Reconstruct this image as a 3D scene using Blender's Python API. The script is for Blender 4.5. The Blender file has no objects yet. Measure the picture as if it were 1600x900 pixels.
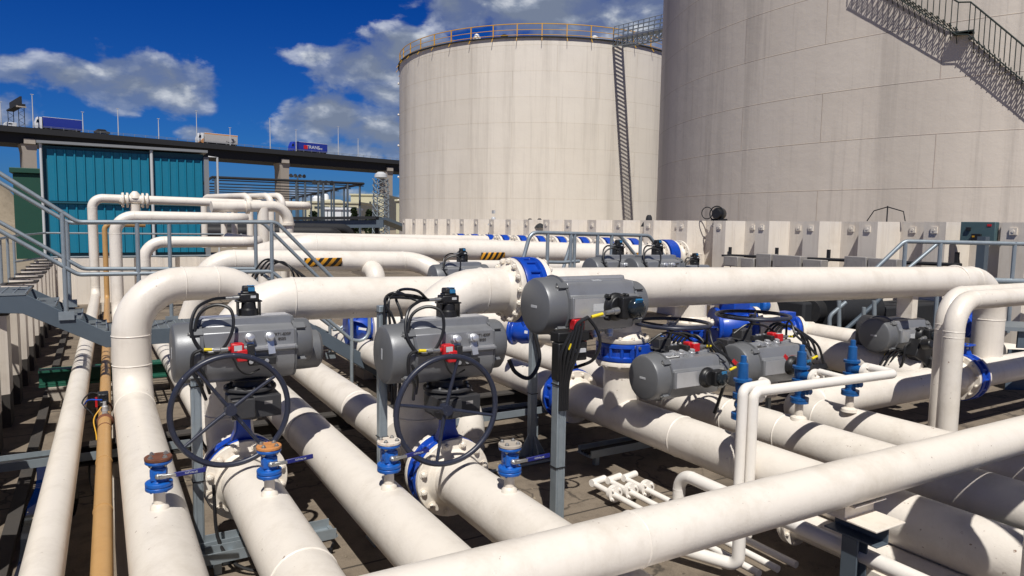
import bpy, math, random
from mathutils import Vector, Matrix
random.seed(7)
sc = bpy.context.scene
COL = sc.collection
R = math.radians
V = Vector

# ------------------------------------------------------------------ camera
ZC = 2.5
YAW, PITCH, ROLL = R(30.5), R(5.23), R(0.9)
FPX = 1100.0
cam_d = bpy.data.cameras.new("camera"); cam = bpy.data.objects.new("camera", cam_d); COL.objects.link(cam)
cam_d.sensor_width = 36.0; cam_d.lens = 36.0 * FPX / 1600.0
cam_d.clip_start = 0.05; cam_d.clip_end = 20000
RM = Matrix.Rotation(-YAW, 3, 'Z') @ Matrix.Rotation(R(90) - PITCH, 3, 'X') @ Matrix.Rotation(ROLL, 3, 'Z')
cam.location = (0, 0, ZC)
cam.rotation_euler = RM.to_euler()
sc.camera = cam
sc.render.resolution_x, sc.render.resolution_y = 1024, 576
SY, CY = math.sin(YAW), math.cos(YAW)

def ray(x, y):
    return RM @ V(((x - 800) / FPX, (450 - y) / FPX, -1.0))
def at_fwd(x, y, f):
    d = ray(x, y); h = d.x * SY + d.y * CY
    return V((0, 0, ZC)) + d * (f / h)
def at_z(x, y, z):
    d = ray(x, y); return V((0, 0, ZC)) + d * ((z - ZC) / d.z)
def at_Y(x, y, Y):
    d = ray(x, y); return V((0, 0, ZC)) + d * (Y / d.y)
def at_X(x, y, X):
    d = ray(x, y); return V((0, 0, ZC)) + d * (X / d.x)

# ------------------------------------------------------------------ materials
M = {}
def new_mat(name):
    m = bpy.data.materials.new(name); m.use_nodes = True
    nt = m.node_tree; b = nt.nodes["Principled BSDF"]
    M[name] = m
    return m, nt, b
def N(nt, t, **kw):
    n = nt.nodes.new(t)
    for k, v in kw.items(): setattr(n, k, v)
    return n
def mixc(nt, fac, a, b, mode='MIX'):
    n = N(nt, 'ShaderNodeMix', data_type='RGBA', blend_type=mode)
    for sock, val in ((n.inputs[0], fac), (n.inputs[6], a), (n.inputs[7], b)):
        if hasattr(val, 'is_linked') or hasattr(val, 'links'): nt.links.new(val, sock)
        elif isinstance(val, (int, float)): sock.default_value = val
        else: sock.default_value = (*val, 1)
    return n.outputs[2]
def ramp(nt, src, stops, interp='LINEAR'):
    n = N(nt, 'ShaderNodeValToRGB'); nt.links.new(src, n.inputs[0])
    n.color_ramp.interpolation = interp
    while len(n.color_ramp.elements) < len(stops): n.color_ramp.elements.new(0.5)
    for e, (p, c) in zip(n.color_ramp.elements, stops):
        e.position = p; e.color = (c, c, c, 1) if isinstance(c, (int, float)) else (*c, 1)
    return n.outputs[0]
def noise(nt, vec, scale, detail=4, rough=0.6, stretch=None, dist=0.0):
    if stretch:
        mp = N(nt, 'ShaderNodeMapping'); mp.inputs['Scale'].default_value = stretch
        nt.links.new(vec, mp.inputs[0]); vec = mp.outputs[0]
    n = N(nt, 'ShaderNodeTexNoise'); n.inputs['Scale'].default_value = scale
    n.inputs['Detail'].default_value = detail; n.inputs['Roughness'].default_value = rough
    n.inputs['Distortion'].default_value = dist
    nt.links.new(vec, n.inputs['Vector']); return n.outputs['Fac']
def math_(nt, op, a, b=None, c=None):
    n = N(nt, 'ShaderNodeMath', operation=op)
    for i, v in enumerate((a, b, c)):
        if v is None: continue
        if isinstance(v, (int, float)): n.inputs[i].default_value = v
        else: nt.links.new(v, n.inputs[i])
    return n.outputs[0]
def bump(nt, b, h, strength=0.2, dist=0.01):
    n = N(nt, 'ShaderNodeBump'); n.inputs['Strength'].default_value = strength; n.inputs['Distance'].default_value = dist
    nt.links.new(h, n.inputs['Height']); nt.links.new(n.outputs[0], b.inputs['Normal'])

def paint(name, col, rough=0.4, var=0.10, dirt=0.0, dirtcol=(.10, .08, .06), dscale=3.0, spots=0.0, spotcol=(.16, .07, .03),
          metallic=0.0, bmp=0.0, bscale=60, streak=0.0, coat=0.0, spec=None, vscale=1.3, chips=0.0):
    m, nt, b = new_mat(name)
    pos = N(nt, 'ShaderNodeNewGeometry').outputs['Position']
    n1 = noise(nt, pos, vscale, 5, 0.65)
    c = mixc(nt, n1, [x * (1 - var) for x in col], [min(1, x * (1 + var)) for x in col])
    if dirt > 0:
        n2 = noise(nt, pos, dscale, 8, 0.72)
        f = ramp(nt, n2, [(0.50, 0.0), (0.72, dirt)])
        c = mixc(nt, f, c, dirtcol)
    if streak > 0:
        n4 = noise(nt, pos, 1.0, 5, 0.7, stretch=(9, 9, 0.5))
        f = ramp(nt, n4, [(0.50, 0.0), (0.75, streak)])
        c = mixc(nt, f, c, dirtcol)
    if spots > 0:
        n3 = noise(nt, pos, 26, 3, 0.6)
        n3b = noise(nt, pos, 2.1, 3, 0.5)
        f = math_(nt, 'MULTIPLY', ramp(nt, n3, [(0.68, 0.0), (0.73, spots)]), ramp(nt, n3b, [(0.5, 0.0), (0.62, 1.0)]))
        c = mixc(nt, f, c, spotcol)
    if chips > 0:
        n5 = noise(nt, pos, 34, 4, 0.6)
        c = mixc(nt, ramp(nt, n5, [(0.70, 0.0), (0.72, chips)]), c, (.55, .55, .56))
    nt.links.new(c, b.inputs['Base Color'])
    nr = noise(nt, pos, 7, 5, 0.6)
    rr = N(nt, 'ShaderNodeMapRange'); nt.links.new(nr, rr.inputs[0])
    rr.inputs[3].default_value = max(0.03, rough - 0.12); rr.inputs[4].default_value = min(1, rough + 0.14)
    nt.links.new(rr.outputs[0], b.inputs['Roughness'])
    b.inputs['Metallic'].default_value = metallic
    if coat: b.inputs['Coat Weight'].default_value = coat; b.inputs['Coat Roughness'].default_value = 0.12
    if spec is not None: b.inputs['Specular IOR Level'].default_value = spec
    if bmp > 0:
        bump(nt, b, noise(nt, pos, bscale, 4, 0.6), bmp, 0.004)
    return m

paint('cream', (.745, .69, .615), 0.38, 0.055, dirt=0.36, dirtcol=(.42, .36, .28), dscale=2.4, spots=0.8, bmp=0.4, bscale=42, streak=0.16)
paint('cream_fit', (.75, .69, .60), 0.40, 0.06, dirt=0.42, dirtcol=(.36, .25, .15), dscale=8, spots=0.7, bmp=0.15, bscale=80)
paint('white_pipe', (.80, .76, .70), 0.35, 0.04, dirt=0.15, dirtcol=(.35, .28, .2), dscale=6, bmp=0.12)
paint('wall_cream', (.70, .635, .55), 0.62, 0.08, dirt=0.35, dirtcol=(.42, .33, .25), dscale=1.1, bmp=0.12, bscale=30, streak=0.4)
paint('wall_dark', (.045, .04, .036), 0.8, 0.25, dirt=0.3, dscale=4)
paint('blue', (.005, .058, .41), 0.36, 0.16, dirt=0.45, dirtcol=(.02, .03, .08), dscale=9, bmp=0.15, bscale=90, coat=0.2)
paint('light_blue', (.007, .10, .42), 0.38, 0.18, dirt=0.45, dirtcol=(.02, .03, .08), dscale=11, bmp=0.15, bscale=90)
paint('relief_blue', (.008, .085, .27), 0.35, 0.15, dirt=0.25, dirtcol=(.01, .03, .07), dscale=14, bmp=0.1)
paint('act_grey', (.25, .256, .268), 0.36, 0.08, dirt=0.30, dirtcol=(.12, .11, .10), dscale=5, bmp=0.10, bscale=120, metallic=0.35)
paint('act_cap', (.155, .16, .168), 0.42, 0.06, dirt=0.15, dirtcol=(.09, .085, .08), dscale=5, bmp=0.14, bscale=120, metallic=0.25)
paint('alu', (.60, .61, .63), 0.34, 0.06, dirt=0.15, dscale=9, metallic=0.62)
paint('galv', (.30, .345, .375), 0.45, 0.16, dirt=0.25, dirtcol=(.16, .18, .19), dscale=9, metallic=0.45, bmp=0.1, vscale=14)
paint('galv_blue', (.095, .122, .150), 0.5, 0.14, dirt=0.3, dirtcol=(.055, .07, .085), dscale=5, metallic=0.2, bmp=0.1)
paint('steel_nut', (.40, .40, .39), 0.38, 0.15, dirt=0.3, dscale=20, metallic=0.8)
paint('black', (.012, .012, .013), 0.42, 0.3)
paint('black_soft', (.018, .018, .019), 0.55, 0.3, dirt=0.25, dirtcol=(.07, .06, .05), dscale=12)
paint('gear', (.035, .035, .038), 0.5, 0.25, dirt=0.3, dirtcol=(.09, .075, .06), dscale=10, bmp=0.2, bscale=50)
paint('wheel', (.022, .026, .045), 0.38, 0.2, dirt=0.12, dirtcol=(.10, .10, .12), dscale=10, chips=0.8)
paint('rust', (.15, .055, .03), 0.85, 0.25, dirt=0.75, dirtcol=(.07, .022, .012), dscale=16, bmp=0.6, bscale=45)
paint('rust_white', (.66, .60, .52), 0.7, 0.1, dirt=0.85, dirtcol=(.36, .14, .04), dscale=15, bmp=0.4, bscale=45)
paint('rust_orange', (.52, .22, .07), 0.8, 0.25, dirt=0.7, dirtcol=(.16, .045, .02), dscale=19, bmp=0.5, bscale=45)
paint('red', (.52, .015, .02), 0.35, 0.1)
paint('yellow', (.75, .58, .02), 0.45, 0.1)
paint('rail_yellow', (.62, .33, .02), 0.5, 0.12)
paint('orange_pipe', (.47, .275, .105), 0.42, 0.08, dirt=0.18, dirtcol=(.22, .11, .04), dscale=5, bmp=0.12)
paint('green_steel', (.012, .095, .06), 0.5, 0.2, dirt=0.3, dirtcol=(.05, .05, .035), dscale=6)
paint('green_dark', (.006, .055, .035), 0.6, 0.15)
paint('stair_dark', (.02, .03, .026), 0.6, 0.2)
paint('conc', (.40, .355, .30), 0.85, 0.14, dirt=0.35, dirtcol=(.2, .17, .14), dscale=1.5, bmp=0.2)
paint('conc_far', (.32, .28, .235), 0.85, 0.12, dirt=0.3, dirtcol=(.25, .21, .17), dscale=0.15, streak=0.15)
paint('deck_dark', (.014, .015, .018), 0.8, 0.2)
paint('white_plain', (.78, .78, .77), 0.5, 0.04)
paint('label_grey', (.50, .51, .52), 0.45, 0.05)
paint('cab_white', (.75, .75, .74), 0.35, 0.03, coat=0.3)
paint('truck_blue', (.012, .03, .26), 0.5, 0.08)
paint('truck_blue2', (.015, .045, .40), 0.5, 0.08)
paint('truck_grey', (.44, .42, .40), 0.55, 0.05)
paint('truck_orange', (.62, .26, .06), 0.5, 0.05)
paint('lever_navy', (.008, .014, .14), 0.4, 0.1)
paint('tyre', (.02, .02, .02), 0.85, 0.2)
paint('glass_dark', (.015, .02, .025), 0.08, 0.1)
paint('pale_build', (.50, .47, .33), 0.7, 0.08, dirt=0.2, dirtcol=(.33, .30, .2), dscale=0.1)
paint('white_build', (.68, .70, .72), 0.6, 0.05)
paint('window_dark', (.04, .05, .055), 0.25, 0.1)
paint('foliage', (.035, .06, .02), 0.8, 0.4)
paint('trunk', (.06, .045, .03), 0.9, 0.2)
paint('grey_box', (.36, .34, .32), 0.45, 0.12, dirt=0.25, dscale=6, metallic=0.3)
paint('cab_teal', (.07, .12, .13), 0.45, 0.1)
paint('gravel', (.26, .215, .155), 0.95, 0.25, dirt=0.5, dirtcol=(.12, .10, .06), dscale=2.5, bmp=0.5, bscale=14)

# window of the switch boxes : clear domed blue indicator
paint('indicator', (.02, .16, .34), 0.12, 0.35, coat=0.6, vscale=18)

# hazard stripes (object space, plate built round the pipe axis X)
m, nt, b = new_mat('hazard')
tc = N(nt, 'ShaderNodeTexCoord').outputs['UV']
sx = N(nt, 'ShaderNodeSeparateXYZ'); nt.links.new(tc, sx.inputs[0])
s = math_(nt, 'ADD', math_(nt, 'MULTIPLY', sx.outputs[0], 4.5), math_(nt, 'MULTIPLY', sx.outputs[1], -0.9))
f = math_(nt, 'GREATER_THAN', math_(nt, 'FRACT', s), 0.5)
nt.links.new(mixc(nt, f, (.01, .01, .01), (.72, .33, .02)), b.inputs['Base Color']); b.inputs['Roughness'].default_value = 0.5

# corrugated teal cladding
paint('teal', (.005, .165, .265), 0.45, 0.06, dirt=0.12, dirtcol=(.02, .12, .15), dscale=0.5, streak=0.12)
paint('teal_dark', (.008, .07, .10), 0.5, 0.1)
paint('trim_grey', (.20, .21, .22), 0.5, 0.1)

# floor concrete inside the bund
m, nt, b = new_mat('floor')
pos = N(nt, 'ShaderNodeNewGeometry').outputs['Position']
n1 = noise(nt, pos, 0.55, 7, 0.68); n2 = noise(nt, pos, 5.0, 8, 0.7); n3 = noise(nt, pos, 90, 2, 0.5)
c = mixc(nt, n1, (.155, .120, .085), (.255, .210, .160))
c = mixc(nt, ramp(nt, n2, [(.48, 0), (.70, .6)]), c, (.065, .050, .036))
n4 = noise(nt, pos, 0.33, 5, 0.6, dist=0.6)
c = mixc(nt, ramp(nt, n4, [(.54, 0), (.60, .6)]), c, (.05, .040, .031))
c = mixc(nt, ramp(nt, n3, [(.35, .25), (.6, 0)]), c, (.05, .04, .03))
br = N(nt, 'ShaderNodeTexBrick'); nt.links.new(pos, br.inputs['Vector'])
br.inputs['Scale'].default_value = 1.0; br.inputs['Brick Width'].default_value = 3.2; br.inputs['Row Height'].default_value = 2.4
br.inputs['Mortar Size'].default_value = 0.012; br.offset = 0.0
c = mixc(nt, br.outputs['Fac'], c, (.05, .04, .03))
vo = N(nt, 'ShaderNodeTexVoronoi', feature='DISTANCE_TO_EDGE'); vo.inputs['Scale'].default_value = 0.55
wv = N(nt, 'ShaderNodeVectorMath', operation='ADD'); nt.links.new(pos, wv.inputs[0])
nz = N(nt, 'ShaderNodeTexNoise'); nz.inputs['Scale'].default_value = 2.2; nz.inputs['Detail'].default_value = 6; nt.links.new(pos, nz.inputs['Vector']); nt.links.new(nz.outputs['Color'], wv.inputs[1])
nt.links.new(wv.outputs[0], vo.inputs['Vector'])
c = mixc(nt, ramp(nt, vo.outputs['Distance'], [(0.0, .8), (.008, .5), (.014, 0)]), c, (.035, .028, .022))
nt.links.new(c, b.inputs['Base Color']); b.inputs['Roughness'].default_value = 0.88
bump(nt, b, math_(nt, 'ADD', n2, math_(nt, 'MULTIPLY', n3, 0.3)), 0.35, 0.01)

# tank shell: courses of plate, weld seams, run-off streaks (object space: z up the shell)
def tank_mat(name, col, R_, course, plate, streakcol, amount):
    m, nt, b = new_mat(name)
    obj = N(nt, 'ShaderNodeTexCoord').outputs['Object']
    s = N(nt, 'ShaderNodeSeparateXYZ'); nt.links.new(obj, s.inputs[0])
    ang = math_(nt, 'ARCTAN2', s.outputs[1], s.outputs[0])
    arc = math_(nt, 'MULTIPLY', ang, R_)
    cb = N(nt, 'ShaderNodeCombineXYZ'); nt.links.new(arc, cb.inputs[0]); nt.links.new(s.outputs[2], cb.inputs[1])
    br = N(nt, 'ShaderNodeTexBrick'); nt.links.new(cb.outputs[0], br.inputs['Vector'])
    br.inputs['Scale'].default_value = 1.0; br.inputs['Brick Width'].default_value = plate; br.inputs['Row Height'].default_value = course
    br.inputs['Mortar Size'].default_value = 0.022; br.inputs['Mortar Smooth'].default_value = 0.6; br.inputs['Bias'].default_value = 0
    br.inputs['Color1'].default_value = (.46, .46, .46, 1); br.inputs['Color2'].default_value = (.54, .54, .54, 1)
    v = N(nt, 'ShaderNodeCombineXYZ'); nt.links.new(arc, v.inputs[0]); nt.links.new(math_(nt, 'MULTIPLY', s.outputs[2], 0.035), v.inputs[1])
    st = noise(nt, v.outputs[0], 0.75, 7, 0.72)
    st2 = noise(nt, v.outputs[0], 0.16, 3, 0.5)
    blot = noise(nt, cb.outputs[0], 0.35, 6, 0.65)
    fine = noise(nt, v.outputs[0], 3.5, 5, 0.7)
    c = mixc(nt, blot, [x * .93 for x in col], [x * 1.05 for x in col])
    c = mixc(nt, ramp(nt, st, [(.50, 0), (.74, amount)]), c, streakcol)
    c = mixc(nt, ramp(nt, st2, [(.50, 0), (.68, amount * .55)]), c, streakcol)
    c = mixc(nt, ramp(nt, fine, [(.55, 0), (.78, amount * .6)]), c, streakcol)
    c = mixc(nt, 0.30, c, br.outputs['Color'], 'OVERLAY')
    c = mixc(nt, math_(nt, 'MULTIPLY', br.outputs['Fac'], .12), c, streakcol)
    nt.links.new(c, b.inputs['Base Color']); b.inputs['Roughness'].default_value = 0.6
    bump(nt, b, math_(nt, 'ADD', math_(nt, 'MULTIPLY', br.outputs['Fac'], .45), math_(nt, 'MULTIPLY', blot, 1.6)), 0.4, 0.06)
tank_mat('tank_a', (.71, .65, .565), 17.55, 2.55, 9.0, (.34, .30, .25), 0.5)
tank_mat('tank_b', (.64, .575, .50), 20.75, 2.07, 9.0, (.27, .24, .21), 0.62)

# open bar grating: real bars are modelled; this is their metal
paint('grating', (.24, .27, .29), 0.5, 0.2, metallic=0.4)

# ------------------------------------------------------------------ mesh helpers
class MB:
    def __init__(s): s.v, s.f, s.uv = [], [], {}
    def add(s, vs, fs):
        o = len(s.v); s.v += [tuple(p) for p in vs]; s.f += [tuple(i + o for i in f) for f in fs]; return s
    def box(s, c, size, rot=None):
        hx, hy, hz = size[0] / 2, size[1] / 2, size[2] / 2; c = V(c)
        vs = [V((x, y, z)) for z in (-hz, hz) for y in (-hy, hy) for x in (-hx, hx)]
        if rot is not None: vs = [rot @ p for p in vs]
        return s.add([p + c for p in vs], [(0, 2, 3, 1), (4, 5, 7, 6), (0, 1, 5, 4), (2, 6, 7, 3), (0, 4, 6, 2), (1, 3, 7, 5)])
    def bar(s, p0, p1, w, h, up=(0, 0, 1)):
        p0, p1 = V(p0), V(p1); d = (p1 - p0); L = d.length; d.normalize()
        u = V(up)
        if abs(d.dot(u)) > 0.98: u = V((0, 1, 0))
        x = d.cross(u).normalized(); z = x.cross(d)
        rot = Matrix((x, d, z)).transposed()
        return s.box((p0 + p1) / 2, (w, L, h), rot)
    def sweep(s, pts, r, seg=12, caps=True, closed=False):
        pts = [V(p) for p in pts]; n = len(pts)
        rs = r if isinstance(r, (list, tuple)) else [r] * n
        T = []
        for i in range(n):
            if closed: t = pts[(i + 1) % n] - pts[i - 1]
            else: t = pts[min(i + 1, n - 1)] - pts[max(i - 1, 0)]
            T.append(t.normalized())
        u = V((0, 0, 1)) if abs(T[0].z) < 0.9 else V((0, 1, 0))
        u = (u - T[0] * u.dot(T[0])).normalized()
        rings = []
        for i in range(n):
            u = (u - T[i] * u.dot(T[i])).normalized(); w = T[i].cross(u)
            rings.append([pts[i] + (u * math.cos(2 * math.pi * k / seg) + w * math.sin(2 * math.pi * k / seg)) * rs[i] for k in range(seg)])
        vs = [p for ring in rings for p in ring]; fs = []
        for i in range(n if closed else n - 1):
            a, b2 = i * seg, ((i + 1) % n) * seg
            for k in range(seg):
                k2 = (k + 1) % seg; fs.append((a + k, a + k2, b2 + k2, b2 + k))
        if caps and not closed:
            fs.append(tuple(range(seg - 1, -1, -1))); fs.append(tuple((n - 1) * seg + k for k in range(seg)))
        return s.add(vs, fs)
    def cyl(s, p0, p1, r, seg=16, r1=None):
        return s.sweep([p0, p1], [r, r if r1 is None else r1], seg)
    def lathe(s, base, axis, prof, seg=24):
        """prof: list of (distance along axis, radius)"""
        base = V(base); a = V(axis).normalized()
        u = V((0, 0, 1)) if abs(a.z) < 0.9 else V((0, 1, 0))
        u = (u - a * u.dot(a)).normalized(); w = a.cross(u)
        vs = []; fs = []
        for d, r in prof:
            vs += [base + a * d + (u * math.cos(2 * math.pi * k / seg) + w * math.sin(2 * math.pi * k / seg)) * max(r, 1e-5) for k in range(seg)]
        for i in range(len(prof) - 1):
            for k in range(seg):
                k2 = (k + 1) % seg; fs.append((i * seg + k, i * seg + k2, (i + 1) * seg + k2, (i + 1) * seg + k))
        fs.append(tuple(range(seg - 1, -1, -1))); fs.append(tuple((len(prof) - 1) * seg + k for k in range(seg)))
        return s.add(vs, fs)
    def torus(s, c, axis, Rr, r, seg=48, rs=10):
        c = V(c); a = V(axis).normalized(); u = V((0, 0, 1)) if abs(a.z) < 0.9 else V((0, 1, 0))
        u = (u - a * u.dot(a)).normalized(); w = a.cross(u)
        return s.sweep([c + (u * math.cos(2 * math.pi * k / seg) + w * math.sin(2 * math.pi * k / seg)) * Rr for k in range(seg)], r, rs, closed=True)
    def prism(s, poly, origin, ax, ay, depth):
        """extrude a 2D polygon (in axes ax, ay) along ax x ay by depth vector"""
        o = V(origin); ax, ay, d = V(ax), V(ay), V(depth); n = len(poly)
        a = [o + ax * p[0] + ay * p[1] for p in poly]; b2 = [p + d for p in a]
        return s.add(a + b2, [tuple(range(n - 1, -1, -1)), tuple(range(n, 2 * n))] + [(i, (i + 1) % n, n + (i + 1) % n, n + i) for i in range(n)])
    def build(s, name, mat, parent=None, bevel=0.0, angle=38, flat=False):
        me = bpy.data.meshes.new(name); me.from_pydata(s.v, [], s.f); me.update()
        if not flat:
            me.polygons.foreach_set('use_smooth', [True] * len(me.polygons)); me.set_sharp_from_angle(angle=R(angle))
        me.materials.append(M[mat])
        o = bpy.data.objects.new(name, me); COL.objects.link(o)
        if parent is not None: attach(o, parent)
        if bevel > 0:
            md = o.modifiers.new('Bevel', 'BEVEL'); md.width = bevel; md.segments = 2; md.limit_method = 'ANGLE'; md.angle_limit = R(40)
        return o

def attach(o, parent):
    o.parent = parent
    o.location = o.location - WLOC.get(parent.name, V((0, 0, 0)))
WLOC = {}
def thing(name, label, cat, group=None, loc=(0, 0, 0)):
    o = bpy.data.objects.new(name, None); COL.objects.link(o); o.location = loc; o.empty_display_size = .2
    o['label'] = label; o['category'] = cat
    if group: o['group'] = group
    WLOC[o.name] = V(loc)
    return o
def tag(o, label, cat, group=None):
    o['label'] = label; o['category'] = cat
    if group: o['group'] = group
    return o
def structure(o): o['kind'] = 'structure'; return o
KIDS = {}
def kids(o): return [c for c in bpy.data.objects if c.parent == o]
def copy_tree(o, label=None, parent=None):
    c = o.copy(); COL.objects.link(c)
    if parent is not None: c.parent = parent
    if label: c['label'] = label
    for ch in kids(o): copy_tree(ch, None, c)
    return c

def fillet(pts, rad, n=9):
    """polyline with rounded corners; also returns the weld positions (point, direction)"""
    pts = [V(p) for p in pts]; out = [pts[0]]; welds = []
    for i in range(1, len(pts) - 1):
        a, b, c = pts[i - 1], pts[i], pts[i + 1]
        d0, d1 = (b - a).normalized(), (c - b).normalized()
        ang = d0.angle(d1)
        if ang < 0.03: out.append(b); continue
        rr = rad[i - 1] if isinstance(rad, (list, tuple)) else rad
        t = rr * math.tan(ang / 2); t = min(t, (b - a).length * .98, (c - b).length * .98); rr = t / math.tan(ang / 2)
        nrm = (d1 - d0).normalized(); cen = b + nrm * (rr / math.cos(ang / 2))
        p0, p1 = b - d0 * t, b + d1 * t
        v0 = p0 - cen; ax = d0.cross(d1).normalized()
        for k in range(n + 1): out.append(cen + Matrix.Rotation(ang * k / n, 3, ax) @ v0)
        welds += [(p0, d0), (p1, d1)]
    out.append(pts[-1])
    # even out long straights
    res = [out[0]]
    for p in out[1:]:
        L = (p - res[-1]).length
        if L > 1.5:
            q = res[-1]; k = int(L / 1.2)
            for j in range(1, k): res.append(q + (p - q) * (j / k))
        res.append(p)
    return res, welds

def pipe_mesh(pts, r, rad=None, seg=28, weld=True, extra=()):
    path, welds = fillet(pts, rad if rad is not None else 3 * r, 10)
    mb = MB().sweep(path, r, seg)
    if weld:
        for p, d in list(welds) + [(V(a), V(b_)) for a, b_ in extra]:
            w = max(.006, r * .045)
            mb.lathe(p - d * w, d, [(0, r * .995), (w * .5, r * 1.022), (w, r * 1.032), (w * 1.5, r * 1.022), (2 * w, r * .995)], seg)
    return mb
def pipe(name, pts, r, label, group=None, mat='cream', rad=None, cat='pipe', seg=28, weld=True, extra=(), parts=False):
    """a pipe run; with parts=True an Empty root carries it so flanges can be parts"""
    mb = pipe_mesh(pts, r, rad, seg, weld, extra)
    if not parts:
        return tag(mb.build(name, mat), label, cat, group)
    root = thing(name, label, cat, group, pts[0])
    mb.build('pipe_body', mat, root)
    return root

_bolt = {}
def bolt_mesh(r, mat):
    k = (round(r, 4), mat)
    if k not in _bolt:
        mb = MB(); mb.lathe((0, 0, 0), (0, 0, 1), [(0, r * 1.55), (r * .25, r * 1.55)], 14)
        mb.lathe((0, 0, r * .25), (0, 0, 1), [(0, r * 1.1), (r * .9, r * 1.1), (r * 1.05, r * .9)], 6)
        mb.lathe((0, 0, r * 1.2), (0, 0, 1), [(0, r * .6), (r * .4, r * .5)], 8)
        me = bpy.data.meshes.new('bolt'); me.from_pydata(mb.v, [], mb.f)
        me.polygons.foreach_set('use_smooth', [True] * len(me.polygons)); me.set_sharp_from_angle(angle=R(35)); me.materials.append(M[mat]); _bolt[k] = me
    return _bolt[k]
def put_bolt(parent, p, axis, r, mat):
    o = bpy.data.objects.new('bolt', bolt_mesh(r, mat)); COL.objects.link(o)
    o.rotation_mode = 'QUATERNION'; o.rotation_quaternion = V(axis).to_track_quat('Z', 'Y')
    o.parent = parent; o.location = V(p)
    return o
def flange(parent, c, axis, r_pipe, Rf, th, nb=0, mat='cream_fit', rb=None, neck=True, bolt_mat=None, phase=0.0, name='flange', boltobjs=True):
    """flange ring at c; the pipe leaves along +axis. Bolt heads on the pipe side."""
    c = V(c); a = V(axis).normalized()
    mb = MB()
    prof = [(0, Rf * .985), (th * .12, Rf), (th * .9, Rf), (th, Rf * .985), (th, r_pipe * 1.22)]
    if neck: prof += [(th * 1.15, r_pipe * 1.17), (th * 2.0, r_pipe * 1.05), (th * 2.3, r_pipe * 1.005)]
    mb.lathe(c, a, prof, 40)
    u = V((0, 0, 1)) if abs(a.z) < 0.9 else V((0, 1, 0)); u = (u - a * u.dot(a)).normalized(); w = a.cross(u)
    rb = rb or Rf * .05; rc = (Rf + r_pipe * 1.2) / 2
    ps = [c + a * th + (u * math.cos(2 * math.pi * (k + .5 + phase) / nb) + w * math.sin(2 * math.pi * (k + .5 + phase) / nb)) * rc for k in range(nb)]
    if not boltobjs:
        for p in ps: mb.lathe(p, a, [(0, rb * 1.3), (rb * 1.1, rb * 1.1)], 6)
    o = mb.build(name, mat, parent)
    if boltobjs:
        for p in ps: put_bolt(o, p, a, rb, bolt_mat or mat)
    return o
def text_part(s, size, mat, parent, mtx, name='lettering', depth=0.0015):
    cu = bpy.data.curves.new(name, 'FONT'); cu.body = s; cu.size = size; cu.extrude = depth; cu.align_x = 'CENTER'; cu.align_y = 'CENTER'
    t = bpy.data.objects.new(name, cu); COL.objects.link(t)
    bpy.context.view_layer.update()
    me = bpy.data.meshes.new_from_object(t.evaluated_get(bpy.context.evaluated_depsgraph_get()))
    bpy.data.objects.remove(t); me.materials.clear(); me.materials.append(M[mat]); me.name = name
    o = bpy.data.objects.new(name, me); COL.objects.link(o)
    o.parent = parent; o.matrix_local = mtx
    return o
def basis(o, x, y):
    """matrix with local x along x, local y along y, at o"""
    x, y = V(x).normalized(), V(y).normalized(); z = x.cross(y)
    m = Matrix((x, y, z)).transposed().to_4x4(); m.translation = V(o); return m

# standing water on the floor by the channel
m, nt, bs = new_mat('puddle')
bs.inputs['Base Color'].default_value = (.018, .017, .016, 1); bs.inputs['Roughness'].default_value = 0.06; bs.inputs['IOR'].default_value = 1.33
pos = N(nt, 'ShaderNodeNewGeometry').outputs['Position']
bump(nt, bs, noise(nt, pos, 9, 3, 0.5), 0.05, 0.004)
# ------------------------------------------------------------------ light, sky
SUN_DIR = V((.315, .585, -1.0)).normalized()
sun_d = bpy.data.lights.new("sun", 'SUN'); sun_d.energy = 5.0; sun_d.angle = R(0.53); sun_d.color = (1, .965, .91)
sun = bpy.data.objects.new("sun", sun_d); COL.objects.link(sun); sun.location = (-20, -30, 60)
sun.rotation_euler = SUN_DIR.to_track_quat('-Z', 'Y').to_euler()
sv = sc.view_settings; sv.view_transform = 'Standard'; sv.look = 'None'; sv.exposure = 0.0; sv.gamma = 1; sv.use_curve_mapping = False
try: sc.cycles.max_bounces = 8; sc.cycles.use_denoising = True
except Exception: pass

w = bpy.data.worlds.new("World"); sc.world = w; w.use_nodes = True
nt = w.node_tree; bg = nt.nodes["Background"]
sky = N(nt, 'ShaderNodeTexSky'); sky.sky_type = 'NISHITA'; sky.sun_disc = False
sky.sun_elevation = math.asin(-SUN_DIR.z); sky.sun_rotation = math.atan2(-SUN_DIR.x, -SUN_DIR.y) % (2 * math.pi)
sky.air_density = 1.0; sky.dust_density = 0.3; sky.ozone_density = 3.0
gen = N(nt, 'ShaderNodeTexCoord').outputs['Generated']
nv = N(nt, 'ShaderNodeVectorMath', operation='NORMALIZE'); nt.links.new(gen, nv.inputs[0])
sp = N(nt, 'ShaderNodeSeparateXYZ'); nt.links.new(nv.outputs[0], sp.inputs[0])
az = math_(nt, 'ARCTAN2', sp.outputs[0], sp.outputs[1]); el = math_(nt, 'ARCSINE', sp.outputs[2])
ae = N(nt, 'ShaderNodeCombineXYZ'); nt.links.new(az, ae.inputs[0]); nt.links.new(el, ae.inputs[1])
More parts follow.
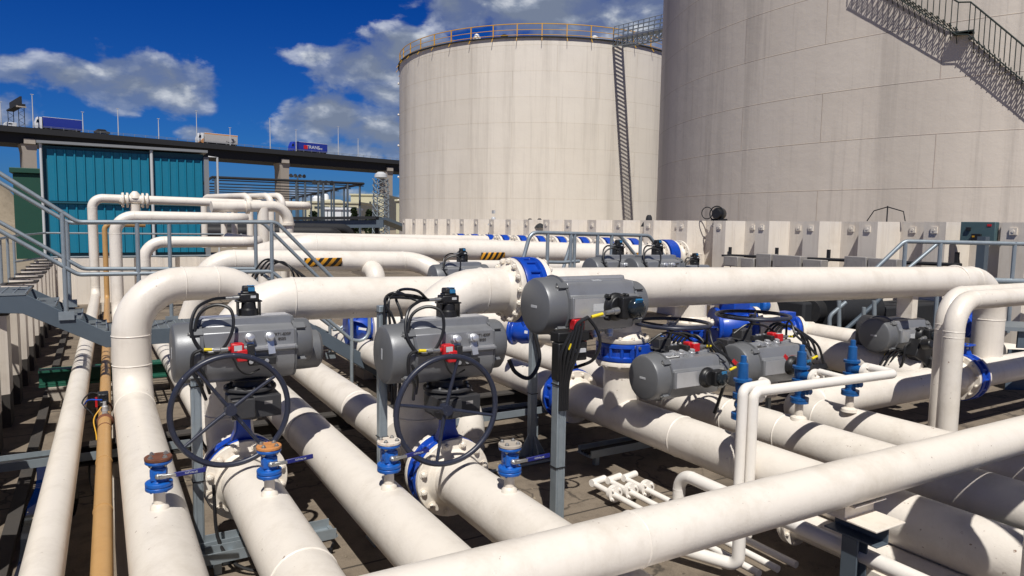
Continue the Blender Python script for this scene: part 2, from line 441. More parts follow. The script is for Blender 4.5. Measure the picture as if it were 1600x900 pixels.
# deep polarised blue of the day: more saturation, darker away from the horizon
hs = N(nt, 'ShaderNodeHueSaturation'); nt.links.new(sky.outputs[0], hs.inputs['Color']); hs.inputs['Saturation'].default_value = 1.1; hs.inputs['Value'].default_value = 1.0
hs.inputs['Hue'].default_value = 0.5
elr = ramp(nt, el, [(0.0, (.22, .50, 1.15)), (0.10, (.13, .50, 1.22)), (.32, (.02, .36, 1.18)), (.55, (.02, .16, .45)), (0.9, (.015, .10, .25))])
blue = mixc(nt, 1.0, hs.outputs[0], elr, 'MULTIPLY')
# cumulus: soft masses in chosen directions, broken up with noise (az / elevation, radians)
def aer(x, y):
    d = ray(x, y).normalized(); return math.atan2(d.x, d.y), math.asin(d.z)
blobs = [  # pixel-free: directions in degrees come from the photograph's camera
    (aer(225, 130), .085, .040, 1.0), (aer(130, 120), .085, .028, .85), (aer(25, 108), .05, .022, .75), (aer(265, 140), .04, .028, .9),
    (aer(590, 105), .075, .035, 1.05), (aer(640, 90), .07, .04, 1.1), (aer(500, 86), .05, .018, .75), (aer(600, 140), .07, .032, .85),
    (aer(520, 185), .085, .034, 1.05), (aer(590, 205), .10, .036, 1.0), (aer(450, 200), .06, .030, .7), (aer(560, 235), .10, .016, .9),
    (aer(830, 8), .16, .055, 1.0), (aer(960, 20), .14, .06, .95), (aer(720, 10), .07, .04, .8), (aer(1000, 60), .07, .045, .7),
    (aer(310, 208), .03, .012, .7), (aer(15, 175), .04, .03, .6), (aer(480, 305), .18, .018, .6), (aer(40, 240), .08, .02, .55), (aer(600, 318), .1, .02, .6),
    ((2.2, .25), .4, .08, .8), ((-2.0, .2), .4, .08, .8)]
mass = None
for (a0, e0), sa, se, am in blobs:
    dx = math_(nt, 'DIVIDE', math_(nt, 'SUBTRACT', az, a0), sa); dy = math_(nt, 'DIVIDE', math_(nt, 'SUBTRACT', el, e0), se)
    r2 = math_(nt, 'ADD', math_(nt, 'MULTIPLY', dx, dx), math_(nt, 'MULTIPLY', dy, dy))
    g = math_(nt, 'MULTIPLY', math_(nt, 'EXPONENT', math_(nt, 'MULTIPLY', r2, -0.75)), am)
    mass = g if mass is None else math_(nt, 'MAXIMUM', mass, g)
def cloud_noise(off):
    mp = N(nt, 'ShaderNodeMapping'); nt.links.new(ae.outputs[0], mp.inputs[0]); mp.inputs['Location'].default_value = (off[0], off[1], 0); mp.inputs['Scale'].default_value = (1, 1.7, 1)
    return noise(nt, mp.outputs[0], 13, 6, 0.54, dist=0.2)
n0 = cloud_noise((0, 0)); n1 = cloud_noise((-.010, .030))
dens = math_(nt, 'ADD', mass, math_(nt, 'MULTIPLY', math_(nt, 'SUBTRACT', n0, .5), 1.7))
cov = ramp(nt, dens, [(.43, 0), (.68, .60), (1.05, .93)], 'EASE')
shade = math_(nt, 'ADD', math_(nt, 'MULTIPLY', math_(nt, 'SUBTRACT', n0, n1), 2.6), math_(nt, 'MULTIPLY', math_(nt, 'SUBTRACT', 1.0, mass), .30))
ccol = ramp(nt, shade, [(-.0, (3.8, 4.6, 6.2)), (.28, (5.6, 6.5, 8.2)), (.72, (14.0, 14.6, 15.4))])
final = mixc(nt, cov, blue, ccol)
nt.links.new(final, bg.inputs['Color']); bg.inputs['Strength'].default_value = 0.05

# ------------------------------------------------------------------ ground
g = MB(); g.add([(-4000, -800, -.01), (4000, -800, -.01), (4000, 8000, -.01), (-4000, 8000, -.01)], [(0, 1, 2, 3)])
structure(g.build('ground', 'gravel'))
XL, XR, YB = -1.12, 14.2, 23.5          # bund: left wall, right wall, back wall
fl = MB(); fl.add([(XL - .3, -8, 0), (XR + .3, -8, 0), (XR + .3, 40, 0), (XL - .3, 40, 0)], [(0, 1, 2, 3)])
structure(fl.build('concrete_floor', 'floor'))
# kerb line and drain channel beside the left wall
k = MB(); k.box((-.66, 9, .03), (.10, 30, .06)); structure(k.build('channel_kerb', 'wall_dark'))
k = MB(); k.box((.10, 9, .02), (.12, 30, .04)); structure(k.build('drain_channel', 'conc'))

pud = MB(); rr_ = random.Random(5); Lp = []; Rp = []
for i in range(25):
    Y_ = 2.2 + i * .27; Lp.append((-.59 + .02 * math.sin(i), Y_, .004)); Rp.append((-.30 + .10 * math.sin(i * .8) + rr_.uniform(-.04, .04), Y_, .004))
for i in range(24): pud.add([Lp[i], Rp[i], Rp[i + 1], Lp[i + 1]], [(0, 1, 2, 3)])
structure(pud.build('puddle', 'puddle', flat=True))
# ------------------------------------------------------------------ sheet-pile bund walls
def pile_wall(name, label, p0, p1, nrm, z0, z1, pitch, depth, cap_mat=None, plates=True, z0b=None):
    """corrugated wall from p0 to p1 (xy); nrm points into the bund"""
    p0, p1, nrm = V((*p0, 0)), V((*p1, 0)), V((*nrm, 0)); d = (p1 - p0); L = d.length; d.normalize()
    prof = [(0, 0), (.39, 0), (.455, .46), (.462, .52), (.475, .55), (.535, 1), (.84, 1), (.985, 0)]
    line = []
    n = int(L / pitch)
    for i in range(n):
        for t, q in prof: line.append((i * pitch + t * pitch, q * depth))
    line.append((n * pitch, 0))
    th = .022
    def wall_strip(za, zb, off, mat, nm, parent):
        mb = MB(); m = len(line); vs = []
        for o2 in (off, off - th):
            for zz in (za, zb):
                vs += [p0 + d * t + nrm * (q + o2) + V((0, 0, zz)) for t, q in line]
        fs = []
        for i in range(m - 1):
            fs += [(i, i + 1, m + i + 1, m + i), (2 * m + i + 1, 2 * m + i, 3 * m + i, 3 * m + i + 1),
                   (m + i, m + i + 1, 3 * m + i + 1, 3 * m + i)]
        mb.add(vs, fs); return mb.build(nm, mat, parent, flat=True)
    root = thing(name, label, 'wall', None, p0)
    wall_strip(z0, z1, 0, 'wall_cream', 'pile_sheet', root)
    if z0 > 0.02: wall_strip(0, z0, -.004, 'wall_dark', 'base_strip', root)
    if cap_mat:
        mb = MB()
        m = len(line)
        vs = [p0 + d * t + nrm * (q + .02) + V((0, 0, z1 + .004)) for t, q in line] + [p0 + d * t + nrm * (q - .05) + V((0, 0, z1 + .004)) for t, q in line]
        vs += [v - V((0, 0, .03)) for v in vs]
        fs = []
        for i in range(m - 1):
            fs += [(i, i + 1, m + i + 1, m + i), (2 * m + i, i, i + 1, 2 * m + i + 1)][:1] + [(2 * m + i + 1, 2 * m + i, i, i + 1)]
        mb.add(vs, fs); mb.build('cap_plate', cap_mat, root, flat=True)
    if plates:
        me = None
        for i in range(n):
            for t, q in ((.20, 0), (.69, 1)):
                c = p0 + d * ((i + t) * pitch) + nrm * (q * depth + .012) + V((0, 0, z1 - .16))
                if me is None:
                    b_ = MB(); b_.box((0, 0, 0), (.03, .12, .12)); b_.lathe((0, 0, 0), nrm, [(.012, .03), (.024, .026)], 8)
                    o = b_.build('lifting_plate', 'cream_fit', root, bevel=.006); me = o.data
                else:
                    o = bpy.data.objects.new('lifting_plate', me); COL.objects.link(o); o.parent = root
                o.location = c - WLOC[root.name]
    return root
pile_wall('sheet_pile_wall', 'low cream corrugated bund wall with black footing left of the yellow pipe', (XL - .25, 1.0), (XL - .25, 23.4), (1, 0), .40, 1.36, 1.20, .42, 'wall_dark', plates=False)
pile_wall('sheet_pile_wall', 'cream corrugated cross wall in front of the teal building', (XL, YB + .3), (6.3, YB + .3), (0, -1), 0.0, 1.32, 1.1, .28, None, plates=False)
WR = pile_wall('sheet_pile_wall', 'tall cream corrugated bund wall in front of the two storage tanks', (XR + .42, 4.0), (XR + .42, 37.0), (-1, 0), 0.0, 2.66, 1.386, .50, None, plates=True)
# plain lower wall that carries the far half of the tall wall
lw = MB(); lw.box((XR - .18, 24.2, .86), (.30, 20.6, 1.72)); lw.box((XR - .23, 24.2, 1.745), (.44, 20.6, .05))
tag(lw.build('retaining_wall', 'wall_cream', None, bevel=.01), 'plain cream ledge wall under the far half of the corrugated wall', 'wall')

# ------------------------------------------------------------------ tanks
def cam_xy(x, f):
    """ground position at image column x and forward distance f"""
    p = at_fwd(x, 345, f); return p.x, p.y
def tank(name, label, cx, cy, Rt, H, mat, rim_mat):
    root = thing(name, label, 'storage tank', None, (cx, cy, 0))
    mb = MB(); seg = 160
    vs = []; fs = []
    zs = [0.0, H]
    for z in zs: vs += [(Rt * math.cos(2 * math.pi * k / seg), Rt * math.sin(2 * math.pi * k / seg), z) for k in range(seg)]
    for k in range(seg):
        k2 = (k + 1) % seg; fs.append((k, k2, seg + k2, seg + k))
    mb.add(vs, fs); o = mb.build('shell', mat); o.parent = root
    rf = MB(); rf.lathe((0, 0, H), (0, 0, 1), [(0.002, Rt - .05), (Rt * .06, 0.2)], 96); o = rf.build('roof', 'conc_far'); o.parent = root
    rm = MB(); rm.lathe((0, 0, H - .1), (0, 0, 1), [(0, Rt + .005), (0, Rt + .20), (.11, Rt + .20), (.11, Rt - .3)], 120); o = rm.build('rim', rim_mat); o.parent = root
    return root
T1R = 17.55; T1F = 90.0
T1X, T1Y = cam_xy(842, T1F); T1H = 21.2
t1 = tank('storage_tank', 'smaller cream storage tank with yellow railing round its roof', T1X, T1Y, T1R, T1H, 'tank_a', 'deck_dark')
T2R = 20.75
T2X, T2Y = cam_xy(1566, 43.3); T2H = 21.5
t2 = tank('storage_tank', 'largest grey cream storage tank, cut by the picture edge, with a zigzag stair', T2X, T2Y, T2R, T2H, 'tank_b', 'deck_dark')
# yellow railing on the smaller tank
gr = MB()
for zz, rr in ((1.25, .045), (.68, .03), (.18, .035)):
    gr.torus((0, 0, T1H + zz), (0, 0, 1), T1R - .02, rr, 140, 6)
go = gr.build('guard_rail', 'rail_yellow'); go.parent = t1
pm = None
for k_ in range(44):
    a = 2 * math.pi * k_ / 44
    if pm is None:
        pb = MB(); pb.box((0, 0, .62), (.09, .09, 1.3)); pb.bar((0, 0, .1), (.45, 0, -.5), .05, .05); po = pb.build('rail_post', 'rail_yellow'); pm = po.data
    else:
        po = bpy.data.objects.new('rail_post', pm); COL.objects.link(po)
    po.parent = go; po.location = (math.cos(a) * (T1R - .02), math.sin(a) * (T1R - .02), T1H); po.rotation_euler = (0, 0, a)
# roof vents and hatches on the smaller tank
for x_, sz in ((788, .7), (929, .7), (745, .5)):
    p = at_fwd(x_, 62, 74.5)
    hb = MB(); hb.box((p.x - T1X, p.y - T1Y, T1H + .2), (sz * 1.3, sz, .35)); hb.lathe((p.x - T1X, p.y - T1Y, T1H + .37), (0, 0, 1), [(0, sz * .5), (.15, sz * .55), (.3, sz * .2)], 14)
    o = hb.build('roof_hatch', 'white_plain' if x_ != 788 else 'deck_dark', None, bevel=.02); o.parent = t1
# thermocouple brackets down the left side of the smaller tank
ax0 = at_fwd(630, 200, 1.0)
for zz in (19.6, 15.8, 12, 8.1, 5.2):
    aL = math.atan2(CY * 0.04 + SY, -CY + SY * .04)
    a = math.atan2(SY, -CY) + .03
    b_ = MB(); b_.cyl((math.cos(a) * T1R, math.sin(a) * T1R, zz), (math.cos(a) * (T1R + .35), math.sin(a) * (T1R + .35), zz), .06, 8)
    b_.lathe((math.cos(a) * (T1R + .2), math.sin(a) * (T1R + .2), zz), (math.cos(a), math.sin(a), 0), [(0, .14), (.12, .14)], 10)
    o = b_.build('nozzle', 'cream_fit'); o.parent = t1

# catwalk between the tanks
pA = at_fwd(966, 70, 73.6); pB = at_fwd(1060, 42, 60.0)
pA.z = T1H + .15
cw = thing('catwalk', 'galvanised truss catwalk joining the two storage tanks high up', 'catwalk', None, pA)
def catwalk(a, b_, wd, parent):
    d = (b_ - a); L = d.length; d.normalize(); s_ = d.cross(V((0, 0, 1))).normalized(); up = s_.cross(d)
    fr = MB(); ra = MB(); fl_ = MB()
    for sd in (-1, 1):
        o = s_ * (sd * wd / 2)
        fr.bar(a + o, b_ + o, .10, .16); fr.bar(a + o - up * .75, b_ + o - up * .75, .10, .12)
        for h in (.45, .8, 1.15): ra.sweep([a + o + up * h, b_ + o + up * h], .035, 8)
        n = 11
        for i in range(n + 1):
            q = a + d * (L * i / n) + o
            ra.sweep([q, q + up * 1.15], .035, 8)
            fr.bar(q, q - up * .75, .07, .07)
            if i < n: fr.bar(q - up * .75, a + d * (L * (i + 1) / n) + o, .07, .07)
    for i in range(60):
        q = a + d * (L * (i + .5) / 60); fl_.bar(q - s_ * wd / 2, q + s_ * wd / 2, .12, .05)
    fr.build('truss', 'galv', parent); ra.build('hand_rail', 'galv', parent); fl_.build('floor_grating', 'grating', parent)
catwalk(pA, pB, 1.05, cw)

# stair winding round the large tank
def tank2_pt(x, y, off=0.0):
    d = ray(x, y); o = V((0, 0, ZC)); rr = T2R + off
    a = d.x ** 2 + d.y ** 2; bx, by = o.x - T2X, o.y - T2Y; b_ = 2 * (bx * d.x + by * d.y); c_ = bx * bx + by * by - rr * rr
    t = (-b_ - math.sqrt(b_ * b_ - 4 * a * c_)) / (2 * a); p = o + d * t
    return math.atan2(p.y - T2Y, p.x - T2X), p.z
wS = .46
a_top, z_top = tank2_pt(1340, -45, .5); a_mid, z_mid = tank2_pt(1494, 50, .5); a_mid2, z_mid2 = tank2_pt(1513, 50, .5); a_bot, z_bot = tank2_pt(1660, 175, .5)
st = bpy.data.objects.new('winding_stair', None); COL.objects.link(st); st.parent = t2
tread_me = None
def stair_flight(a0, z0_, a1, z1_, n):
    global tread_me
    for i in range(n):
        t = (i + .5) / n; a = a0 + (a1 - a0) * t; z = z0_ + (z1_ - z0_) * t
        if tread_me is None:
            b_ = MB(); [b_.box((wS / 2 + .02, yy, 0), (wS, .035, .03)) for yy in (-.075, 0, .075)]
            b_.bar((.02, .08, -.5), (wS * .95, .08, -.03), .025, .03)
            o = b_.build('tread', 'stair_dark'); tread_me = o.data
        else:
            o = bpy.data.objects.new('tread', tread_me); COL.objects.link(o)
        o.parent = st; o.location = (T2R * math.cos(a), T2R * math.sin(a), z); o.rotation_euler = (0, 0, a)
nT1 = 17; nT2 = 17
stair_flight(a_top, z_top, a_mid, z_mid + .1, nT1); stair_flight(a_mid2, z_mid2 - .1, a_bot, z_bot, nT2)
lb = MB()
for i in range(6):
    a = a_mid + (a_mid2 - a_mid) * (i + .5) / 6
    lb.box((math.cos(a) * (T2R + wS / 2), math.sin(a) * (T2R + wS / 2), z_mid), (wS, .36, .05), Matrix.Rotation(a, 3, 'Z'))
o = lb.build('landing', 'stair_dark'); o.parent = st
hr = MB(); ssn = MB()
def rim_pts(a0, z0_, a1, z1_, rad, dz, n=18): return [V((rad * math.cos(a0 + (a1 - a0) * i / n), rad * math.sin(a0 + (a1 - a0) * i / n), z0_ + (z1_ - z0_) * i / n + dz)) for i in range(n + 1)]
ro = T2R + wS
path = rim_pts(a_top, z_top, a_mid, z_mid, ro, 1.08) + rim_pts(a_mid2, z_mid2, a_bot, z_bot, ro, 1.08)
hr.sweep(path, .03, 6)
ssn.sweep(rim_pts(a_top, z_top, a_mid, z_mid, ro, -.08) + rim_pts(a_mid2, z_mid2, a_bot, z_bot, ro, -.08), .022, 6)
for i in range(0, 36):
    q = path[min(i, len(path) - 1)]; hr.sweep([q, q - V((0, 0, 1.08))], .018, 5)
o = hr.build('stair_rail', 'stair_dark'); o.parent = st
o = ssn.build('stringer', 'stair_dark'); o.parent = st

# ------------------------------------------------------------------ viaduct with lorries
DZ = 31.5
v0 = at_z(-60, 190, DZ); v1 = at_z(640, 252, DZ)   # line of the near parapet
vd = (v1 - v0); vd.z = 0; vL = vd.length; vd.normalize(); vn = V((vd.y, -vd.x, 0))
if vn.y > 0: vn = -vn                                # towards the camera
va, vb = v0 - vd * 90, v1 + vd * 70
def vpt(x, y=None):
    """point on the near parapet line seen in image column x"""
    d = ray(x, 220); o = V((0, 0, ZC))
    # intersect horizontal bearing with line va + s*vd
    den = d.x * vd.y - d.y * vd.x
    s = (va.x * d.y - va.y * d.x) / -den if den else 0
    s = ((-va.x) * d.y + va.y * d.x) / (vd.x * d.y - vd.y * d.x) if abs(vd.x * d.y - vd.y * d.x) > 1e-9 else 0
    return va + vd * s
br = thing('viaduct', 'long dark concrete road viaduct carrying lorries behind the teal building', 'bridge', None, va)
def vbox(a, b_, n0, n1, z0, z1):
    c = (a + b_) / 2 - vn * ((n0 + n1) / 2); c.z = (z0 + z1) / 2
    L = (b_ - a).length; rot = Matrix((vd, -vn, V((0, 0, 1)))).transposed()
    return c, (L, n1 - n0, z1 - z0), rot
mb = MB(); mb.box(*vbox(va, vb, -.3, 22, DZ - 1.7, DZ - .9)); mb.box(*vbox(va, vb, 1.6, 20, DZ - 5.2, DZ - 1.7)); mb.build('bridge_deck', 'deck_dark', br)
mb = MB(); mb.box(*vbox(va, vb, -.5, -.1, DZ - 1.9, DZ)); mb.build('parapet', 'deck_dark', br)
mb = MB()
for i in range(90): 
    q = va + (vb - va) * (i / 90.0) - vn * .2; mb.box((q.x, q.y, DZ + .45), (.12, .12, .9))
q0, q1 = va - vn * .2, vb - vn * .2
for h in (.5, .9): mb.bar((q0.x, q0.y, DZ + h), (q1.x, q1.y, DZ + h), .09, .09)
mb.build('parapet_rail', 'trim_grey', br)
for x_ in (-60, 47, 176, 447, 611):
    q = vpt(x_) - vn * 4.0; q.z = 0
    mb = MB(); rot = Matrix((vd, -vn, V((0, 0, 1)))).transposed()
    wpx = 4.2
    mb.prism([(-1.9, 0), (1.9, 0), (1.9, DZ - 8), (2.4, DZ - 5.25), (-2.4, DZ - 5.25), (-1.9, DZ - 8)], q - vn * 3, vd, V((0, 0, 1)), vn * 5.5)
    mb.build('pier', 'conc_far', br)
    mb = MB(); qq = q + vn * 2.9; mb.box((qq.x, qq.y, DZ - 4.4), (3.2, 1.2, 1.6), rot); mb.build('bearing_block', 'conc', br)
def lamp_mast(x_, h, label):
    q = vpt(x_) - vn * .8
    root = thing('street_lamp', label, 'lamp mast', 'thin lamp masts along the viaduct', (q.x, q.y, DZ))
    b_ = MB(); b_.sweep([(q.x, q.y, DZ - 1), (q.x, q.y, DZ + h)], [.20, .11], 8); b_.build('mast', 'label_grey', root)
    b_ = MB(); b_.box((q.x, q.y, DZ + h), (.9, .35, .15), Matrix((vd, -vn, V((0, 0, 1)))).transposed()); b_.build('lantern', 'label_grey', root)
for x_, h, lab in ((4, 7.5, 'lamp mast at the far left end of the viaduct, left of the gantry'), (54, 11, 'lamp mast just right of the sign gantry, before the blue lorry'), (131.5, 7, 'lamp mast at the tail of the blue trailer lorry with white cab'),
                   (186.5, 9.5, 'lamp mast between the blurred dark car and the pale lorry'), (249.5, 7.5, 'lamp mast midway between the white-cabbed blue lorry and the pale lorry'), (309, 12, 'lamp mast right before the white cab of the pale lorry'),
                   (361, 7, 'lamp mast behind the tail of the pale lorry'), (423.5, 12.5, 'lamp mast between the pale lorry and the all-blue lorry'), (464, 9, 'lamp mast behind the cab of the all-blue lorry'),
                   (530, 12.5, 'lamp mast just behind the tail of the all-blue lorry'), (561, 8, 'lamp mast nearest the smaller tank on the viaduct')):
    lamp_mast(x_, h, lab)
def lorry(x0, x1, label, cabm, trm, hgt, letters=None, extra=None):
    a = vpt(x0) - vn * 3.0; b_ = vpt(x1) - vn * 3.0; d = (b_ - a); L = d.length; d.normalize()
    z = DZ - .3 ; rot = Matrix((d, -vn, V((0, 0, 1)))).transposed()
    root = thing('lorry', label, 'lorry', 'lorries driving over the viaduct', (a.x, a.y, z))
    cl = L * .15
    def bx(s0, s1, n0, n1, z0, z1, nm, mat, bev=.1):
        c = a + d * ((s0 + s1) / 2) - vn * ((n0 + n1) / 2); m_ = MB(); m_.box((c.x, c.y, z + (z0 + z1) / 2), (s1 - s0, n1 - n0, z1 - z0), rot)
        return m_.build(nm, mat, root, bevel=bev)
    m_ = MB(); m_.prism([(0, .7), (cl, .7), (cl, hgt - .1), (cl * .35, hgt - .15), (cl * .08, hgt * .62), (0, hgt * .5)], a + V((0, 0, z - a.z)), d, V((0, 0, 1)), -vn * 2.6)
    cab_ = m_.build('cab', cabm, root, bevel=.06)
    m_ = MB(); c = a + d * (cl * .36) + vn * .015; m_.prism([(-cl * .2, hgt * .55), (cl * .22, hgt * .55), (cl * .22, hgt * .78), (-cl * .08, hgt * .78)], c + V((0, 0, z - c.z)), d, V((0, 0, 1)), -vn * .03); m_.build('side_window', 'glass_dark', cab_)
    tr = bx(cl * 1.15, L, 0, 2.6, 1.1, hgt, 'trailer', trm)
    bx(cl * 1.12, L + .02, -.02, 2.62, hgt, hgt + .12, 'trailer_roof', 'cab_white' if trm != 'truck_blue2' else trm, .02)
    bx(cl * 1.2, L - .4, .3, 2.3, .75, 1.1, 'chassis', 'deck_dark', .02)
    for s_ in (cl * .5, cl * 1.5, L * .72, L * .80, L * .88):
        c = a + d * s_ + vn * .02; w_ = MB(); w_.lathe((c.x, c.y, z + .5), -vn, [(0, .5), (.35, .5)], 14); w_.build('wheel', 'tyre', root)
    if extra:
        m_ = MB(); c = a + d * (cl * .55) + vn * .02; m_.prism([(-cl * .5, .75), (cl * .4, .75), (cl * .4, hgt * .55)], c + V((0, 0, z - c.z)), d, V((0, 0, 1)), -vn * .02); m_.build('orange_flash', 'truck_orange', cab_)
        m_ = MB(); c = a + d * (L * .57) + vn * .01
        bx(cl * 1.16, L - .02, -.012, .02, hgt - .35, hgt - .02, 'orange_band', 'truck_orange', 0)
        for q in (.885, .92):
            c = a + d * (L * q) + vn * .03; m_ = MB(); m_.prism([(-.3, .5), (.0, .5), (.35, .9), (0, 1.3), (-.3, 1.3), (.05, .9)], c + V((0, 0, z + hgt * .28 - c.z)), d, V((0, 0, 1)), -vn * .03); m_.build('chevron', 'deck_dark', root)
    if letters:
        for s, fx, size, mat, dz in letters:
            c = a + d * (L * fx) + vn * .03; c.z = z + hgt * dz
            text_part(s, size, mat, root, Matrix.Translation(-WLOC[root.name]) @ basis(c, d, (0, 0, 1)), depth=.01)
    return root
ly = lorry(59, 132.5, 'blue curtain-sided lorry with a white cab on the viaduct', 'cab_white', 'truck_blue', 4.6)
lorry(313.5, 376.5, 'pale grey box lorry with an orange top edge on the viaduct', 'cab_white', 'truck_grey', 4.6, [('Transport', .80, .8, 'deck_dark', .40)], True)
l3 = lorry(459.5, 517, 'all-blue lorry with red badge and white lettering on the viaduct', 'truck_blue2', 'truck_blue', 4.7, [('TRANS', .60, 2.0, 'cab_white', .60), ('LINE', .80, 1.0, 'cab_white', .52)])
q = None
# red badge on the third lorry
a = vpt(459.5) - vn * 3.0; b_ = vpt(517) - vn * 3.0; d_ = (b_ - a); L_ = d_.length; d_.normalize()
c = a + d_ * (L_ * .40) + vn * .02; c.z = DZ - .3 + 2.7
m_ = MB(); m_.box(c, (1.9, .05, 1.6), Matrix((d_, -vn, V((0, 0, 1)))).transposed()); m_.build('badge', 'red', l3)
# dark car
q = vpt(165) - vn * 3.4
d_ = vd
car = thing('car', 'dark car driving along the viaduct between the lorries', 'car', None, (q.x, q.y, DZ - .3))
m_ = MB(); m_.prism([(-2.4, .4), (2.4, .4), (2.4, 1.1), (1.5, 1.25), (.9, 1.85), (-1.3, 1.85), (-2.1, 1.2), (-2.4, 1.1)], (q.x, q.y, DZ + .2), d_, V((0, 0, 1)), -vn * 1.8); m_.build('body', 'deck_dark', car, bevel=.1)
for s_ in (-1.5, 1.5):
    c = q + d_ * s_ + vn * .03; w_ = MB(); w_.lathe((c.x, c.y, DZ + .55), -vn, [(0, .36), (.2, .36)], 14); w_.build('wheel', 'tyre', car)
# sign gantry
q = vpt(36) - vn * .5; q2 = vpt(36) - vn * 19
gn = thing('sign_gantry', 'dark motorway sign gantry over the left end of the viaduct', 'gantry', None, (q.x, q.y, DZ))
for qq in (q, q2):
    m_ = MB()
    for s_ in (-.8, .8):
        c = qq + vd * s_; m_.sweep([(c.x, c.y, DZ - 1), (c.x, c.y, DZ + 7)], .12, 6)
    for i in range(6):
        c0 = qq + vd * (.8 if i % 2 else -.8); c1 = qq + vd * (-.8 if i % 2 else .8); m_.bar((c0.x, c0.y, DZ + i * 1.1), (c1.x, c1.y, DZ + (i + 1) * 1.1), .1, .1)
    m_.build('gantry_leg', 'deck_dark', gn)
m_ = MB(); c = (q + q2) / 2; rot = Matrix((vd, -vn, V((0, 0, 1)))).transposed()
m_.box((c.x, c.y, DZ + 7.2), (2.2, 20, .5), rot); m_.box((c.x, c.y, DZ + 8.6), (.5, 19, 2.6), rot); m_.build('sign_board', 'deck_dark', gn, bevel=.03)
m_ = MB(); c = q; m_.box((c.x, c.y, DZ + 6.6), (2.6, 1.2, .5), rot); m_.build('end_box', 'conc', gn)
# small white van far left on the viaduct
q = vpt(20) - vn * 3.0
vn_ = thing('van', 'tiny white van at the left end of the viaduct', 'van', None, (q.x, q.y, DZ - .3))
m_ = MB(); m_.prism([(-1.8, .3), (1.8, .3), (1.8, 1.7), (-1.0, 1.7), (-1.8, 1.1)], (q.x, q.y, DZ - .2), vd, V((0, 0, 1)), -vn * 1.8); m_.build('body', 'cab_white', vn_, bevel=.1)
m_ = MB(); m_.box((q.x, q.y, DZ + 1.05), (1.0, .1, .5), rot); m_.build('window', 'glass_dark', vn_)

# ------------------------------------------------------------------ teal building
SH = 45.0
sl = at_Y(66, 300, SH).x; sr = at_Y(319, 300, SH).x; szt = at_Y(190, 231, SH).z
sb = thing('clad_building', 'teal corrugated metal shed with two cladding tiers and grey downpipe', 'building', None, (sl, SH, 0))
def clad(x0, x1, z0, z1, nm):
    pitch = .42; n = int((x1 - x0) / pitch); pitch = (x1 - x0) / n; line = []
    for i in range(n):
        for t, q in ((0, 0), (.68, 0), (.76, .075), (.90, .075), (.98, 0)): line.append((x0 + (i + t) * pitch, SH - q))
    line.append((x1, SH)); m = len(line); b_ = MB()
    b_.add([(x, y, z0) for x, y in line] + [(x, y, z1) for x, y in line], [(i, i + 1, m + i + 1, m + i) for i in range(m - 1)])
    for i in range(n):   # rib end caps
        pass
    b_.build(nm, 'teal', sb, flat=True)
zsp = at_Y(190, 318, SH).z; zlow = .55
dpx = at_Y(238, 300, SH).x
clad(sl + .28, dpx - .1, zsp + .06, szt - .28, 'upper_cladding'); clad(dpx + .12, sr - .05, zsp + .06, szt - .45, 'upper_cladding')
clad(sl + .28, dpx - .1, zlow, zsp - .10, 'lower_cladding'); clad(dpx + .12, sr - .05, zlow, zsp - .10, 'lower_cladding')
mb = MB(); mb.box(((sl + sr) / 2, SH + 4.1, szt / 2 - .05), (sr - sl, 8, szt - .1)); mb.build('walls', 'teal_dark', sb)
mb = MB(); mb.prism([(sl - .15, szt - .02), (sr + .2, szt - .02), (sr + .2, szt + .12), (sl - .15, szt + .12)], (0, SH - .35, 0), (1, 0, 0), (0, 0, 1), (0, 8.8, 0)); mb.build('roof', 'trim_grey', sb)
mb = MB(); mb.box(((sl + sr) / 2, SH - .12, zsp - .02), (sr - sl, .14, .10)); mb.build('cladding_rail', 'teal_dark', sb)
mb = MB(); mb.sweep([(dpx, SH - .16, 0), (dpx, SH - .16, szt - .05)], .085, 10); mb.build('downpipe', 'label_grey', sb); mb = MB(); mb.sweep([(sl + .02, SH - .14, 0), (sl + .02, SH - .14, szt)], .07, 10); mb.build('downpipe', 'label_grey', sb)
mb = MB(); mb.box((sr + .14, SH - .02, szt / 2 - .1), (.26, .22, szt - .3)); mb.build('corner_trim', 'trim_grey', sb)
mb = MB(); mb.sweep([(sr + .8, SH + .3, 0), (sr + .8, SH + .3, szt - .2), (sr + .3, SH + .3, szt - .2)], .06, 8); mb.build('vent_pipe', 'label_grey', sb)

gl = at_Y(21, 300, 50).x; gz = at_Y(40, 266, 50).z
gb = thing('green_shed', 'dark green shed half hidden behind the teal building', 'building', None, (gl, 50, 0))
mb = MB(); mb.box(((gl + gl + 4) / 2, 54, gz / 2 - .1), (4, 8, gz - .2)); mb.build('walls', 'green_dark', gb)
mb = MB(); mb.box(((gl + gl + 4) / 2, 54, gz - .02), (4.3, 8.3, .3)); mb.build('roof', 'green_dark', gb, bevel=.03)

